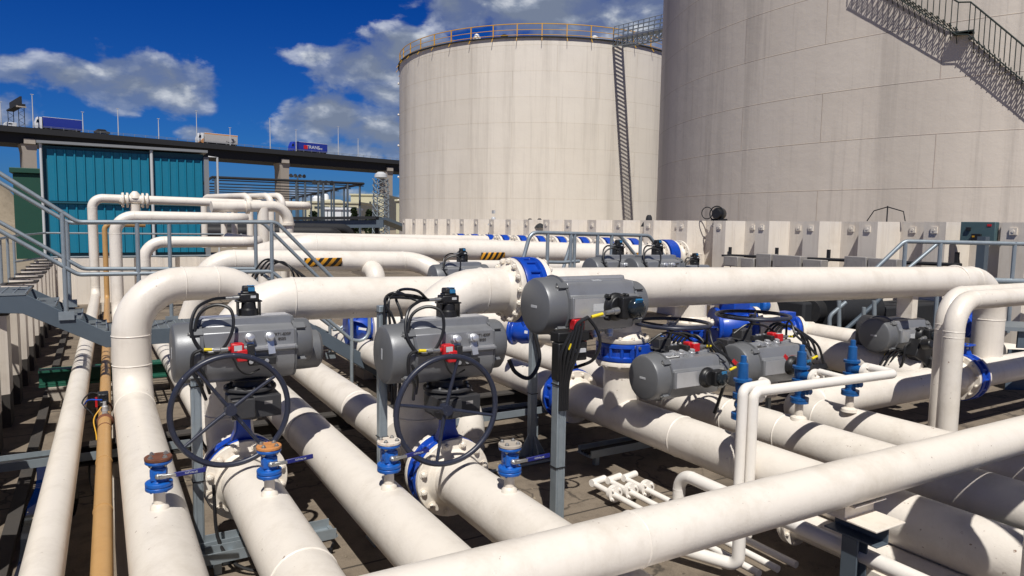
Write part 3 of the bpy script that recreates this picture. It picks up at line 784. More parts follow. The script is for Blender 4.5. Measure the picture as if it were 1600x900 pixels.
# ------------------------------------------------------------------ distant plant
def building(name, label, x0, x1, ytop, f, mat, depth=20, windows=(), cat='building', ybot=None):
    a = at_fwd(x0, ytop, f); b_ = at_fwd(x1, ytop, f)
    z = (a.z + b_.z) / 2; d = b_ - a; d.z = 0; L = d.length; d.normalize(); n = V((-d.y, d.x, 0))
    root = thing(name, label, cat, None, (a.x, a.y, 0)); c = (a + b_) / 2 + n * depth / 2
    rot = Matrix((d, n, V((0, 0, 1)))).transposed()
    mb = MB(); mb.box((c.x, c.y, z / 2), (L, depth, z), rot); mb.build('walls', mat, root)
    mb = MB(); mb.box((c.x, c.y, z + .15), (L + .6, depth + .6, .4), rot); mb.build('roof', mat, root)
    for fx0, fx1, fz0, fz1 in windows:
        q = a + d * (L * (fx0 + fx1) / 2); mb = MB(); mb.box((q.x, q.y, z * (fz0 + fz1) / 2), (L * (fx1 - fx0), .2, z * (fz1 - fz0)), rot); mb.build('window', 'window_dark', root)
    return root, a, d, n, z, L, rot
F1 = 170
r1 = building('factory_building', 'long pale factory block with dark window bands beyond the steel frame', 472, 560, 317, F1, 'pale_build', 30,
         [(.03, .18, .80, .87), (.22, .48, .80, .87), (.52, .70, .80, .87), (.74, .97, .80, .87), (.1, .18, .42, .48), (.2, .4, .42, .48)])
building('factory_building', 'tall pale factory block beside the lattice mast', 548, 600, 305, F1 + 25, 'pale_build', 30, [(.56, .62, .70, .82), (.66, .72, .70, .82)])
building('white_cabin', 'white cladded cabin below the pale factory blocks', 506, 551, 327, 140, 'white_build', 8, [(.12, .14, .1, .95), (.32, .34, .1, .95), (.62, .64, .1, .95), (.8, .82, .1, .95)])
building('white_silo_base', 'narrow cream block seen between viaduct pier and smaller tank', 619, 629, 314, 150, 'pale_build', 6)
for x_, y_, rr, lab in ((496, 306, 1.3, 'small domed vent stack on the left of the pale factory roof'), (509, 303, .8, 'slim vent stack on the pale factory roof'), (521, 312, 3.0, 'squat cream roof tank on the pale factory')):
    p = at_fwd(x_, 317, F1 + 8); top = at_fwd(x_, y_, F1 + 8).z
    mb = MB(); mb.lathe((p.x, p.y, p.z - 1), (0, 0, 1), [(0, rr), (top - p.z + .4, rr), (top - p.z + 1.0, rr * .6)], 14)
    tag(mb.build('roof_vent', 'white_build' if rr < 2 else 'pale_build'), lab, 'roof vent')
# steel frame: parallel pipes on posts
p0 = at_fwd(331, 277, 78); p1 = at_fwd(470, 282, 78); p2 = at_fwd(568, 287, 90); p3 = at_fwd(455, 310, 118)
sf = thing('steel_frame', 'thin dark steel pipe frame on posts between teal building and tank', 'steel frame', None, (p0.x, p0.y, 0))
mb = MB()
mb.sweep([p0, p2], .16, 8); mb.sweep([p3, p2], .16, 8); mb.sweep([p0 + V((-1.5, 0, -1.2)), p0], .14, 6)
for i in range(7):
    t = i / 7; a = p0.lerp(p3 + V((-14, 0, 0)), t); b2 = p2.lerp(p3, t); mb.sweep([a + V((0, 0, -.3)), b2 + V((0, 0, -.3))], .07, 6)
mb.build('pipe_rack', 'deck_dark', sf)
pp = None
for q in [p0.lerp(p2, t) for t in (0.02, .52, .58, .67, .78, .88)] + [p3.lerp(p2, t) for t in (.0, .2, .33, .48, .62, .78, .96)]:
    b_ = MB(); b_.sweep([(q.x, q.y, 0), q], .13, 6); b_.build('post', 'galv_blue', sf)
# floodlight masts
def flood(x_, ytop, f, label):
    p = at_fwd(x_, ytop, f); root = thing('floodlight_mast', label, 'floodlight', None, (p.x, p.y, 0))
    b_ = MB(); b_.sweep([(p.x, p.y, 0), p], [.2, .12], 8); b_.box(p, (1.8, .2, .2)); b_.build('mast', 'galv_blue', root)
    for s_ in (-1, -.35, .35, 1):
        b_ = MB(); b_.lathe(p + V((s_ * .95, 0, .1)), (s_ * .5, -.8, .1), [(-.3, .10), (-.05, .27), (.10, .28)], 12); b_.build('lamp', 'deck_dark', root)
flood(465, 276, 105, 'twin-headed floodlight mast rising behind the steel frame')
flood(505, 287, 80, 'floodlight mast with a cluster of lamps at the middle of the steel frame')
# lattice tower
p = at_fwd(595, 279, 120); f0 = p.z
lt = thing('lattice_mast', 'white and grey lattice mast with a dome lamp beside the viaduct pier', 'lattice mast', None, (p.x, p.y, 0))
mb = MB(); hw = 1.1
for sx_ in (-1, 1):
    for sy_ in (-1, 1): mb.sweep([(p.x + sx_ * hw, p.y + sy_ * hw, 0), (p.x + sx_ * hw * .8, p.y + sy_ * hw * .8, f0)], .10, 6)
nb_ = 9
for i in range(nb_):
    z0_, z1_ = f0 * i / nb_, f0 * (i + 1) / nb_
    for sy_ in (-1, 1):
        mb.bar((p.x - hw, p.y + sy_ * hw, z0_), (p.x + hw, p.y + sy_ * hw, z1_), .12, .12); mb.bar((p.x + hw, p.y + sy_ * hw, z0_), (p.x - hw, p.y + sy_ * hw, z1_), .12, .12)
        mb.bar((p.x + sy_ * hw, p.y - hw, z0_), (p.x + sy_ * hw, p.y + hw, z1_), .12, .12)
mb.build('lattice', 'galv', lt)
mb = MB(); mb.lathe((p.x, p.y, f0), (0, 0, 1), [(0, .5), (.2, 1.1), (.7, 1.0), (1.1, .5)], 16); mb.build('dome_lamp', 'label_grey', lt)
# dark roof / canopy and insulated black duct in front of the frame
a = at_fwd(452, 345, 46); b2 = at_fwd(592, 344, 46)
du = thing('canopy', 'long low dark grey canopy roof left of the smaller tank', 'canopy', None, (a.x, a.y, 0))
mb = MB(); mb.bar(a + V((0, 0, .15)), b2 + V((0, 0, .15)), 2.2, .18); mb.build('roof', 'deck_dark', du)
mb = MB(); mb.bar(a + V((0, -.9, -.22)), b2 + V((0, -.9, -.22)), .2, .5); mb.build('fascia', 'galv_blue', du)
mb = MB(); mb.bar(b2 + V((0, 0, .1)), b2 + V((2.4, .3, -.7)), 2.0, .18); mb.bar(b2 + V((2.4, .3, -.7)), b2 + V((6.5, .6, -.72)), 2.0, .14); mb.build('ramp_roof', 'galv_blue', du)
for t in (.02, .35, .7, .98):
    q = a.lerp(b2, t); mb = MB(); mb.box((q.x, q.y, q.z / 2), (.25, .25, q.z)); mb.build('post', 'deck_dark', du)
a = at_fwd(440, 363, 38)
mb = pipe_mesh([a + V((-4, 0, 0)), a + V((3.2, 0, 0)), a + V((3.2, .4, -1.6))], .34, .7, 20, False)
tag(mb.build('insulated_duct', 'black_soft'), 'fat black lagged duct with a downward bend under the dark canopy', 'duct')
b_ = MB(); a = at_fwd(440, 356, 40); mb = pipe_mesh([a + V((-4, 0, 0)), a + V((4.0, 0, 0)), a + V((4.0, .4, -1.6))], .28, .6, 20, False)
tag(mb.build('insulated_duct', 'deck_dark'), 'thinner upper black lagged duct right under the canopy fascia', 'duct')

# shrubs and trees far off
def tree(x_, y_, f, h, label, sp=1.0):
    p = at_fwd(x_, y_, f); base = p.z - h
    root = thing('tree', label, 'tree', None, (p.x, p.y, base))
    b_ = MB(); b_.sweep([(p.x, p.y, base - 2), (p.x, p.y, base + h * .6)], [h * .05, h * .02], 6); b_.build('trunk', 'trunk', root)
    b_ = MB(); rnd = random.Random(x_)
    for i in range(420):
        t = rnd.random() ** .8; rr = h * .32 * sp * (1 - t * .75) * (.35 + .65 * rnd.random()); an = rnd.random() * 6.283
        c = V((p.x + rr * math.cos(an), p.y + rr * math.sin(an), base + h * (.12 + .88 * t))); s_ = h * .045 * (0.6 + rnd.random())
        u = V((rnd.uniform(-1, 1), rnd.uniform(-1, 1), rnd.uniform(-1, 1))).normalized(); v_ = u.cross(V((.3, .5, .8))).normalized()
        b_.add([c + u * s_, c + v_ * s_, c - u * s_, c - v_ * s_], [(0, 1, 2, 3)])
    b_.build('crown', 'foliage', root, flat=True)
tree(553, 326, 135, 6, 'dark conifer right of the white cabin', .7); tree(577, 328, 130, 5, 'dark bush left of the lattice mast'); tree(586, 331, 130, 4.2, 'smaller dark bush at the foot of the lattice mast')
tree(490, 330, 150, 5, 'low dark tree before the left end of the pale factory', 1.4); tree(540, 322, 150, 4.5, 'green treetop above the white cabin roof', 1.3)
# heap of sand and sheds at the far left
p = at_fwd(8, 300, 70)
mb = MB(); mb.lathe((p.x - 2, p.y, 0), (0, 0, 1), [(0, 9), (1.4, 6.5), (2.6, 4), (p.z + 1.8, 1.2), (p.z + 2.1, .3)], 20)
tag(mb.build('gravel_heap', 'gravel'), 'brown gravel heap left of the green shed', 'gravel heap')
# ------------------------------------------------------------------ main pipe runs  (Y runs away along the bund, X across it)
r = .188; ZP = .55
XA, XB, XC, XD, XF, XG, X2 = .905, 1.62, 2.30, 4.63, 5.56, 6.37, .275
YRA, YRC = 6.2, 5.42            # risers behind the two front valves
YE = YRC
# E : high level header, front part
e0 = at_Y(700, 455, 5.43); e1 = at_Y(1470, 438, 5.15)
def e_at(X): return e0 + (e1 - e0) * ((X - e0.x) / (e1.x - e0.x))
xEV = at_Y(816, 447, 5.41).x      # blue valve in E
YFA, YFC = 5.46, 4.78           # front flange faces of valves A and C
VT = .17                        # valve thickness

def P(X, Y, Z): return V((X, Y, Z))
# pipe with loop: L2 rises, turns over and drops to the line behind
yL2 = 8.4
zl2 = at_Y(310, 444, yL2).z
xl2b = XB + .02
pipe('process_pipe', [P(X2, -3, ZP), P(X2, yL2, ZP), P(X2, yL2, zl2), P(xl2b, yL2 + .25, zl2), P(xl2b, yL2 + .25, .2)], r,
     'thick cream pipe on the left that rises and bends over in an arch', rad=[.40, .52, .52])
pipe('process_pipe', [P(X2 + .03, yL2 + .6, ZP - .06), P(X2 + .03, 15.9, ZP - .06), P(X2 + .03, 15.9, at_fwd(182, 338, 14).z), P(2.75, 15.9, at_fwd(182, 338, 14).z), P(2.75, 20, at_fwd(182, 338, 14).z)], .112,
     'middle cream pipe arch in the left background, below the tall thin one', rad=.34)
# thin pipes at far left
q0_ = at_z(65, 900, .5)
zt1 = at_fwd(240, 313, 19).z; xl1b = at_Y(147, 400, 20.6).x; xl1 = q0_.x + (q0_.x - xl1b) / (20.6 - q0_.y) * (q0_.y + 3)
l1 = pipe('process_pipe', [P(xl1, -3, .5), P(xl1b, 20.6, .5), P(xl1b, 20.6, zt1), P(5.3, 20.6, zt1 - .05), P(5.3, 24, zt1 - .05)], .110,
     'thin cream pipe along the left wall, rising to the tallest arch', rad=.24, parts=True)
tq = at_Y(211, 313, 20.6)
for s_ in (-1, 1):
    flange(l1, tq + V((s_ * .25, 0, 0)), (s_, 0, 0), .102, .19, .05, 8, boltobjs=False); flange(l1, tq + V((s_ * .20, 0, 0)), (-s_, 0, 0), .102, .19, .05, 8, boltobjs=False, neck=False)
mb = MB(); mb.lathe(tq + V((0, 0, -.5)), (0, 0, 1), [(0, .19), (.05, .19), (.05, .12), (.4, .12)], 16); mb.lathe(tq + V((0, 0, .05)), (0, 0, 1), [(0, .14), (.1, .12), (.18, .05)], 16); mb.build('tee', 'cream_fit', l1)
q0_ = at_z(159, 900, .45); xob = at_Y(165, 400, 20.2).x; xo = q0_.x + (q0_.x - xob) / (20.2 - q0_.y) * (q0_.y + 3)
def xoy(Y): return xo + (xob - xo) * (Y + 3) / 23.2
og = thing('process_pipe', 'narrow orange-yellow pipe between the two left cream pipes', 'pipe', None, (xo, -3, .45))
mb = pipe_mesh([P(xo, -3, .45), P(xob, 20.2, .45), P(xob, 20.2, 2.32), P(xob + .9, 20.2, 2.32)], .060, .14, 20)
mb.build('pipe_body', 'orange_pipe', og)
for x_, y_ in ((159, 720), (158, 796), (160, 668), (163, 570)):
    q = at_z(x_, y_, .47); mb = MB(); mb.lathe(P(xoy(q.y), q.y, .45), (xob - xo, 23.2, 0), [(0, .061), (.0, .0635), (.02, .0635), (.02, .061)], 20); mb.build('coupling_ring', 'rust' if y_ == 668 else 'orange_pipe', og)
# third arch
z4 = at_fwd(300, 379, 14).z; x4 = at_Y(226, 420, 15.7).x
pipe('process_pipe', [P(XA, 7.0, ZP - .1), P(x4, 15.7, ZP - .1), P(x4, 15.7, z4), P(3.0, 15.7, z4), P(3.0, 20, z4)], .112, 'lowest cream pipe arch in the left background', rad=.36)
# A : riser behind the left front valve up to the high header
zE1 = at_Y(560, 461, YRA).z
pa = pipe('process_pipe', [P(XA, -3, ZP), P(XA, YFA, ZP)], r, 'cream pipe running up to the left blue butterfly valve', parts=True, extra=[(P(XA, 3.7, ZP), (0, 1, 0))])
flange(pa, P(XA, YFA, ZP), (0, -1, 0), r, .302, .045, 12, rb=.021)
pra = pipe('process_pipe', [P(XA, YFA + VT, ZP), P(XA, YRA, ZP), P(XA, YRA, zE1), P(7.52, YRA, zE1 - .13), P(7.52, YRA, .3)], r * 1.0,
           'cream pipe rising behind the left valve and turning right at high level', rad=[.33, .52, .5], parts=True)
u_ = pipe('riser_pipe', [P(6.17, YRA, .3), P(6.17, YRA, zE1 - .12)], r, 'cream riser behind the left flat handwheel', parts=True)
flange(u_, P(6.17, YRA, 1.13), (0, 0, -1), r, .28, .045, 12, rb=.018); flange(u_, P(6.17, YRA, 1.32), (0, 0, 1), r, .28, .045, 12, rb=.018)
flange(pra, P(XA, YFA + VT, ZP), (0, 1, 0), r, .302, .045, 12, rb=.021)
# B : plain pipe between the valves, drops under the loop
pipe('process_pipe', [P(XB, -3, ZP), P(XB, yL2 - .1, ZP)], r, 'cream pipe without valve between the two handwheels', weld=True, extra=[(P(XB, 6.4, ZP), (0, 1, 0))])
# C : riser behind the second valve sweeps into E
pc = pipe('process_pipe', [P(XC, -3, ZP), P(XC, YFC, ZP)], r, 'cream pipe running up to the second blue butterfly valve', parts=True)
flange(pc, P(XC, YFC, ZP), (0, -1, 0), r, .302, .045, 12, rb=.021)
pe = pipe('process_pipe', [P(XC, YFC + VT, ZP), P(XC, YRC, ZP), P(XC, YRC, e_at(XC).z), e_at(xEV - .11)], r * 1.05,
          'cream riser behind the second valve, sweeping right to a bolted flange', rad=[.33, .56], parts=True)
flange(pe, P(XC, YFC + VT, ZP), (0, 1, 0), r, .302, .045, 12, rb=.021)
ed = (e1 - e0).normalized()
flange(pe, e_at(xEV - .11), -ed, r * 1.05, .285, .05, 14, rb=.022, phase=.2)
# E3 : from the blue valve to the right, down into R
xE3 = at_Y(1541, 520, 5.12).x
ee = e_at(xE3)
YR = 4.95
ph3 = pipe('process_pipe', [e_at(xEV + .11), P(xE3, ee.y, ee.z - .02), P(xE3, ee.y, ZP + .1)], r * 1.05,
           'long high cream pipe across the right half, elbowing down at its right end', rad=.55, parts=True, extra=[(e_at(xE3 - .9), (1, 0, 0))])
flange(ph3, e_at(xEV + .11), ed, r * 1.05, .285, .05, 14, rb=.022, phase=.2)
mb = MB(); q = e_at(xE3 - 1.9); mb.box((q.x, q.y, ee.z - .3), (.12, .2, .3)); mb.build('pipe_shoe', 'cream_fit', ph3)
# continuations behind the risers
pipe('process_pipe', [P(XC + .06, YRC + .55, ZP - .05), P(XC + .06, 12.6, ZP - .05)], r, 'cream pipe on the floor seen behind the sheet of the second actuator', weld=True, extra=[(P(XC + .06, 7.2, ZP - .05), (0, 1, 0))])
# D with tee
YDT = 5.60
pd = pipe('process_pipe', [P(XD, -3, ZP), P(XD, 6.42, ZP)], r * 1.02, 'cream pipe with a short vertical tee under the big grey actuator', parts=True, extra=[(P(XD, 4.7, ZP), (0, 1, 0)), (P(XD, 3.95, ZP), (0, 1, 0))])
flange(pd, P(XD, 6.42, ZP), (0, -1, 0), r, .30, .05, 12, rb=.018)
mb = MB(); mb.lathe(P(XD, YDT, ZP), (0, 0, 1), [(.05, r * .98), (.52, r * .98)], 28); mb.build('tee_branch', 'cream', pd)
flange(pd, P(XD, YDT, 1.13), (0, 0, -1), r, .27, .045, 12, rb=.016)
pdu = pipe('process_pipe', [P(XD, YDT, 1.35), P(XD, YDT, e_at(XD).z - .05)], r * .98, 'short vertical cream spool above the dark blue valve, under the high pipe', parts=True)
flange(pdu, P(XD, YDT, 1.32), (0, 0, 1), r, .27, .045, 12, rb=.016)
pd2 = pipe('process_pipe', [P(XD, 6.62, ZP), P(XD - .02, 13, ZP)], r * 1.02, 'cream pipe continuing behind the dark blue flanged valve', parts=True)
flange(pd2, P(XD, 6.62, ZP), (0, 1, 0), r, .30, .05, 12, rb=.018)
# pipe between C and D lines at the back
pipe('process_pipe', [P(3.45, 6.75, .02), P(3.45, 6.75, ZP), P(3.45, 13, ZP)], r * .95, rad=.36, label='cream floor pipe seen right of the second actuator', extra=[(P(3.45, 7.5, ZP), (0, 1, 0))])
# F, G and cross pipe R
pf = pipe('process_pipe', [P(XF, -2, ZP), P(XF, 9.5, ZP)], r * 1.02, 'cream pipe carrying the middle blue relief valve', parts=True, extra=[(P(XF, 4.95, ZP), (0, 1, 0)), (P(XF, 4.3, ZP), (0, 1, 0))])
rq0 = at_z(1300, 632, ZP)
pg = pipe('process_pipe', [P(XG, -2, ZP), P(XG, YR, ZP), P(at_Y(1497, 590, YR).x, YR, ZP)], r * 1.04, 'cream pipe turning a square corner towards the right blue flange', rad=.46, parts=True)
xRV = at_Y(1497, 590, YR).x
flange(pg, P(xRV, YR, ZP), (-1, 0, 0), r, .30, .05, 12, rb=.018)
pr = pipe('process_pipe', [P(xRV + .20, YR, ZP), P(xRV + 6, YR, ZP + .02)], r * 1.04, 'cream cross pipe right of the blue flange, joined by the elbow', parts=True)
flange(pr, P(xRV + .20, YR, ZP), (1, 0, 0), r, .30, .05, 12, rb=.018)
# pipes behind the actuators at right
q0 = at_z(1250, 521, .75); q1 = at_z(1360, 560, ZP)
pipe('process_pipe', [at_fwd(1235, 512, 10.6), at_fwd(1425, 543, 9.4)], .125, 'slim cream pipe leading right from a blue flange under the high pipe', mat='cream')
pipe('process_pipe', [at_fwd(1215, 535, 10.2), at_fwd(1440, 585, 8.9)], .21, 'thick cream pipe lying below the slim one at right middle', mat='cream')
pipe('process_pipe', [at_fwd(1560, 552, 12.2), at_fwd(1640, 562, 12.2)], .2, 'short length of cream pipe at the right border behind the riser')
# double arch at right
for k_, (dx, lab) in enumerate(((0, 'front pipe of the twin cream arches at right'), (-.02, 'rear pipe of the twin cream arches at right'))):
    b0 = at_fwd(1484 if k_ == 0 else 1470, 600, 7.0 if k_ == 0 else 7.45); zt = at_fwd(1540, 463 if k_ == 0 else 455, 7.6 if k_ == 0 else 8.1).z
    pipe('arch_pipe', [P(b0.x, b0.y, 0), P(b0.x, b0.y, zt), P(b0.x + 4, b0.y + .05, zt - .02)], .098 if k_ == 0 else .095, lab, rad=.30, extra=[(P(b0.x, b0.y, zt - .36), (0, 0, 1))])
# ------------------------------------------------------------------ front pipe on its support
fz = .95
f0_ = at_z(900, 867, fz); f1_ = at_Y(1597, 679, f0_.y)
fd = (f1_ - f0_).normalized()
pipe('process_pipe', [f0_ - fd * 4, f0_, f1_, f1_ + fd * 3], .137, 'long cream pipe crossing the foreground on a steel post', extra=[(f0_ + fd * .35, fd)], seg=40)
sp_ = at_Y(1345, 745, f0_.y); sxp = sp_.x; szp = (f0_ + fd * ((sxp - f0_.x) / fd.x)).z
sup = thing('pipe_support', 'grey steel post with cream shoe under the front pipe', 'pipe support', None, (sxp, f0_.y, 0))
Yf = f0_.y
mb = MB(); mb.box((sxp, Yf, szp - .18), (.30, .012, .12)); mb.box((sxp, Yf - .05, szp - .240), (.30, .33, .012)); mb.box((sxp, Yf, szp - .135), (.32, .16, .012)); mb.build('pipe_shoe', 'cream_fit', sup, bevel=.003)
zt = szp - .25
mb = MB(); mb.box((sxp - .02, Yf, zt - .008), (.12, .36, .012)); mb.box((sxp + .034, Yf, zt - .060), (.012, .36, .10)); mb.box((sxp - .02, Yf, zt - .114), (.12, .36, .012)); mb.build('channel', 'galv_blue', sup, bevel=.003)
mb = MB(); mb.box((sxp - .02, Yf, (zt - .12) / 2), (.10, .012, zt - .122)); mb.box((sxp - .07, Yf, (zt - .12) / 2), (.012, .11, zt - .124)); mb.box((sxp + .03, Yf, (zt - .12) / 2), (.012, .11, zt - .124)); mb.build('post', 'galv_blue', sup, bevel=.003)

# ------------------------------------------------------------------ background headers
Y0h = 12.6
a = at_Y(338, 407, Y0h); b2 = at_Y(672, 408, Y0h + .1)
pipe('process_pipe', [a + V((-.5, .2, -1.3)), a + V((-.1, 0, 0)), b2, b2 + V((.1, -2.0, -1.2))], .185, 'cream pipe with a striped plate, ending in a right-hand elbow behind the high header', rad=[.5, .6])
mb = pipe_mesh([at_Y(592, 423, Y0h - .5) + V((0, 0, -.6)), at_Y(592, 423, Y0h - .5) + V((0, .2, -.02)), at_Y(592, 423, Y0h - .5) + V((0, 1.2, .02))], .17, .2, 20, False)
tag(mb.build('branch_pipe', 'cream'), 'short cream branch under the striped background pipe', 'pipe')
YH = 14.0
a = at_Y(470, 385, YH); b2 = at_Y(1062, 399, YH)
hp = pipe('process_pipe', [a + V((-.6, .6, -.2)), a, b2], .245, 'long cream header in the background with three striped plates', rad=.6, parts=True)
for x_ in (970, 1018):
    q = at_Y(x_, 398, YH); flange(hp, q, (-1, 0, 0), .245, .37, .06, 12, boltobjs=False); flange(hp, q + V((.06, 0, 0)), (1, 0, 0), .245, .37, .06, 12, boltobjs=False)
q = at_Y(1040, 399, YH)
flange(hp, q + V((-.2, 0, 0)), (-1, 0, 0), .245, .40, .06, 12, boltobjs=False); flange(hp, b2, (-1, 0, 0), .245, .40, .06, 12, boltobjs=False); flange(hp, q + V((.18, 0, 0)), (1, 0, 0), .245, .40, .06, 12, boltobjs=False)
vb_ = thing('butterfly_valve', 'blue wafer valve at the right end of the background header', 'valve', None, q)
mb = MB(); mb.lathe(q + V((-.16, 0, 0)), (1, 0, 0), [(0, .26), (0, .42), (.30, .42), (.30, .26)], 32); mb.build('valve_body', 'blue', vb_)
pipe('process_pipe', [at_Y(430, 374, 17), at_Y(760, 377, 17.6)], .16, 'thin cream pipe just above the long background header', weld=True)
pipe('process_pipe', [at_Y(700, 417, 12.9), at_Y(960, 417, 13.2)], .14, 'cream pipe seen in the gap under the background header')
# top pair at the left background: (345..460, 325)
f_ = 17.0
pts = [at_fwd(330, 323, f_), at_fwd(452, 322, f_ + 1.2), at_fwd(448, 400, f_ + 1.2)]
tp = pipe('process_pipe', pts, .135, 'cream background pipe that bends down at a collar left of the canopy', rad=.42, parts=True)
q = at_fwd(448, 352, f_ + 1.2); mb = MB(); mb.lathe(V((pts[2].x, pts[2].y, q.z)), (0, 0, 1), [(0, .13), (0, .21), (.06, .21), (.06, .13)], 24); mb.build('collar', 'cream_fit', tp)
q = at_fwd(384, 322, f_ + .5); mb = MB(); mb.lathe(q, (1, 0, 0), [(0, .13), (0, .19), (.08, .19), (.08, .13)], 20); mb.build('collar', 'cream_fit', tp)
for x_, lab in ((390, 'leftmost of three cream goosenecks behind the collar pipe'), (423, 'middle of three cream goosenecks behind the collar pipe'), (441, 'rightmost of three cream goosenecks behind the collar pipe')):
    q = at_fwd(x_, 306, f_ + 2.5)
    pipe('gooseneck_pipe', [V((q.x, q.y, .3)), q, q + V((-.9, 2.2, -.02)), q + V((-.9, 2.2, -1.5))], .088, lab, 'goosenecks behind the collar pipe', rad=.25)
q = at_fwd(410, 325, f_ + .8); pipe('riser_pipe', [V((q.x, q.y - .05, .2)), V((q.x, q.y - .05, q.z))], .135, 'cream riser standing under the collar pipe', weld=False)
q = at_fwd(405, 322, f_ + 2.8); pipe('marker_post', [V((q.x, q.y, .3)), V((q.x, q.y, q.z))], .05, 'thin yellow pipe between the goosenecks', mat='rail_yellow', weld=False)

# row of blue valves on pipes coming through the tall wall
XV = 12.7
row = []
for i, u in enumerate((724, 746, 769, 792, 819, 847, 879, 914, 952, 992)):
    d_ = ray(u, 372); fz_ = XV / d_.x; Yv = d_.y * fz_
    zc = 1.74
    if i == 0:
        root = thing('flanged_valve', '', 'valve', 'blue wafer valves along the tall corrugated wall', (0, 0, 0))
        mb = MB(); mb.lathe((-1.2, 0, 0), (1, 0, 0), [(0, .2), (2.6, .2)], 18); mb.build('pipe_stub', 'cream', root)
        for sx_ in (-.42, .0):
            mb = MB(); mb.lathe((sx_, 0, 0), (1, 0, 0), [(0, .2), (0, .375), (.08, .375), (.08, .2)], 20)
            for k_ in range(10):
                for e_, s_ in ((0, -1), (.08, 1)):
                    mb.lathe((sx_ + e_, .3 * math.cos(.6283 * k_), .3 * math.sin(.6283 * k_)), (s_, 0, 0), [(0, .035), (.05, .03)], 6)
            mb.build('flange', 'cream_fit', root)
        mb = MB(); mb.lathe((-.27, 0, 0), (1, 0, 0), [(0, .2), (0, .378), (.22, .378), (.22, .2)], 20); mb.build('valve_body', 'blue', root)
        o = root
    else: o = copy_tree(root)
    o.location = (XV, Yv, zc + (i - 5) * .01); o['label'] = ('leftmost', 'second', 'third', 'fourth', 'fifth', 'sixth', 'seventh', 'eighth', 'ninth', 'tenth')[i] + ' small blue wafer valve from the left along the tall corrugated wall'
# hazard plates on the pipes: curved strip of a cylinder with UVs
def hazard(cx0, cx1, Y, zc, rr, label, stripes=1.0):
    seg = 10; vs = []; fs = []; uv = []
    a0, a1 = R(-40), R(10)
    for i in range(seg + 1):
        a = a0 + (a1 - a0) * i / seg
        for X in (cx0, cx1): vs.append((X, Y - rr * math.cos(a), zc + rr * math.sin(a)))
    me = bpy.data.meshes.new('hazard_plate')
    for i in range(seg): fs.append((2 * i, 2 * i + 1, 2 * i + 3, 2 * i + 2))
    me.from_pydata(vs, [], fs); ul = me.uv_layers.new(name='UVMap')
    for p_ in me.polygons:
        p_.use_smooth = True
        for li in p_.loop_indices:
            vi = me.loops[li].vertex_index; ul.data[li].uv = ((vi % 2) * stripes, (vi // 2) / seg)
    me.materials.append(M['hazard']); o = bpy.data.objects.new('hazard_plate', me); COL.objects.link(o)
    md = o.modifiers.new('Solidify', 'SOLIDIFY'); md.thickness = .004; md.offset = 0
    return tag(o, label, 'hazard plate')
a = at_Y(475, 405, Y0h - .15).x; b2 = at_Y(534, 405, Y0h - .15).x
hazard(a, b2, Y0h + .02, at_Y(505, 405, Y0h).z + .0, .192, 'black and yellow striped plate on the nearer background pipe')
for x0, x1, st_, lab in ((752, 789, 1, 'striped plate on the background header left of the stile'), (966, 1001, .9, 'striped plate on the background header behind the stile rails'), (1022, 1033, .35, 'narrow striped plate on the background header just left of the blue end valve'), (1051, 1062, .35, 'narrow striped plate at the far right end of the background header')):
    a = at_Y(x0, 398, YH - .25).x; b2 = at_Y(x1, 398, YH - .25).x; hazard(a, b2, YH, at_Y((x0 + x1) / 2, 398, YH).z + .02, .253, lab, st_)

# ------------------------------------------------------------------ small white relief header
RV = [V((XD, at_z(1156, 682, ZP + r).y, ZP + r)), V((XF, at_z(1237, 656, ZP + r).y, ZP + r)), V((XG, at_z(1331, 640, ZP + r).y, ZP + r))]
YHd = 3.70
RV[2].x -= .10
h0 = at_Y(1180, 612, YHd); h1 = at_Y(1385, 586, YHd)
lx = h0.x - .02
OUT = .19
pipe('relief_pipe', [V((lx, YHd, .05)), V((lx, YHd, h0.z)), V((RV[2].x, YHd, h1.z)), V((RV[2].x, RV[2].y - OUT, h1.z + .01))], .042, 'thin white relief pipe, upper rail of the relief header', mat='white_pipe', rad=[.06, .06], weld=False)
mb = pipe_mesh([V((lx - .085, YHd + .03, .05)), V((lx - .085, YHd + .03, h0.z + .03)), V((RV[0].x, YHd + .06, h0.z + .03)), V((RV[0].x, RV[0].y - OUT, h0.z + .03))], .040, [.06, .06], 16, False)
tag(mb.build('relief_pipe', 'white_pipe'), 'thin white relief pipe, short leg beside the header corner', 'pipe')
pipe('relief_pipe', [V((RV[1].x, YHd + .03, h0.z - .01)), V((RV[1].x, RV[1].y - OUT, h0.z)),], .028, 'short white branch between the middle relief valve and the header', mat='white_pipe', weld=False)
q = at_z(1153, 884, .12)
pipe('drain_pipe', [V((q.x, q.y, .46)), V((q.x, q.y, .12)), V((q.x - .25, q.y + .55, .12))], .045, 'white drain pipe with an elbow near the floor under the front pipe', mat='white_pipe', rad=.07, weld=False)
# hooped white pipe near floor
a = at_z(1062, 742, .42)
pipe('bent_pipe', [V((a.x, a.y, 0)), V((a.x, a.y, .44)), V((a.x, a.y - 4.0, .40))], .052, 'white pipe rising from the floor and bending to the right', mat='white_pipe', rad=.14)
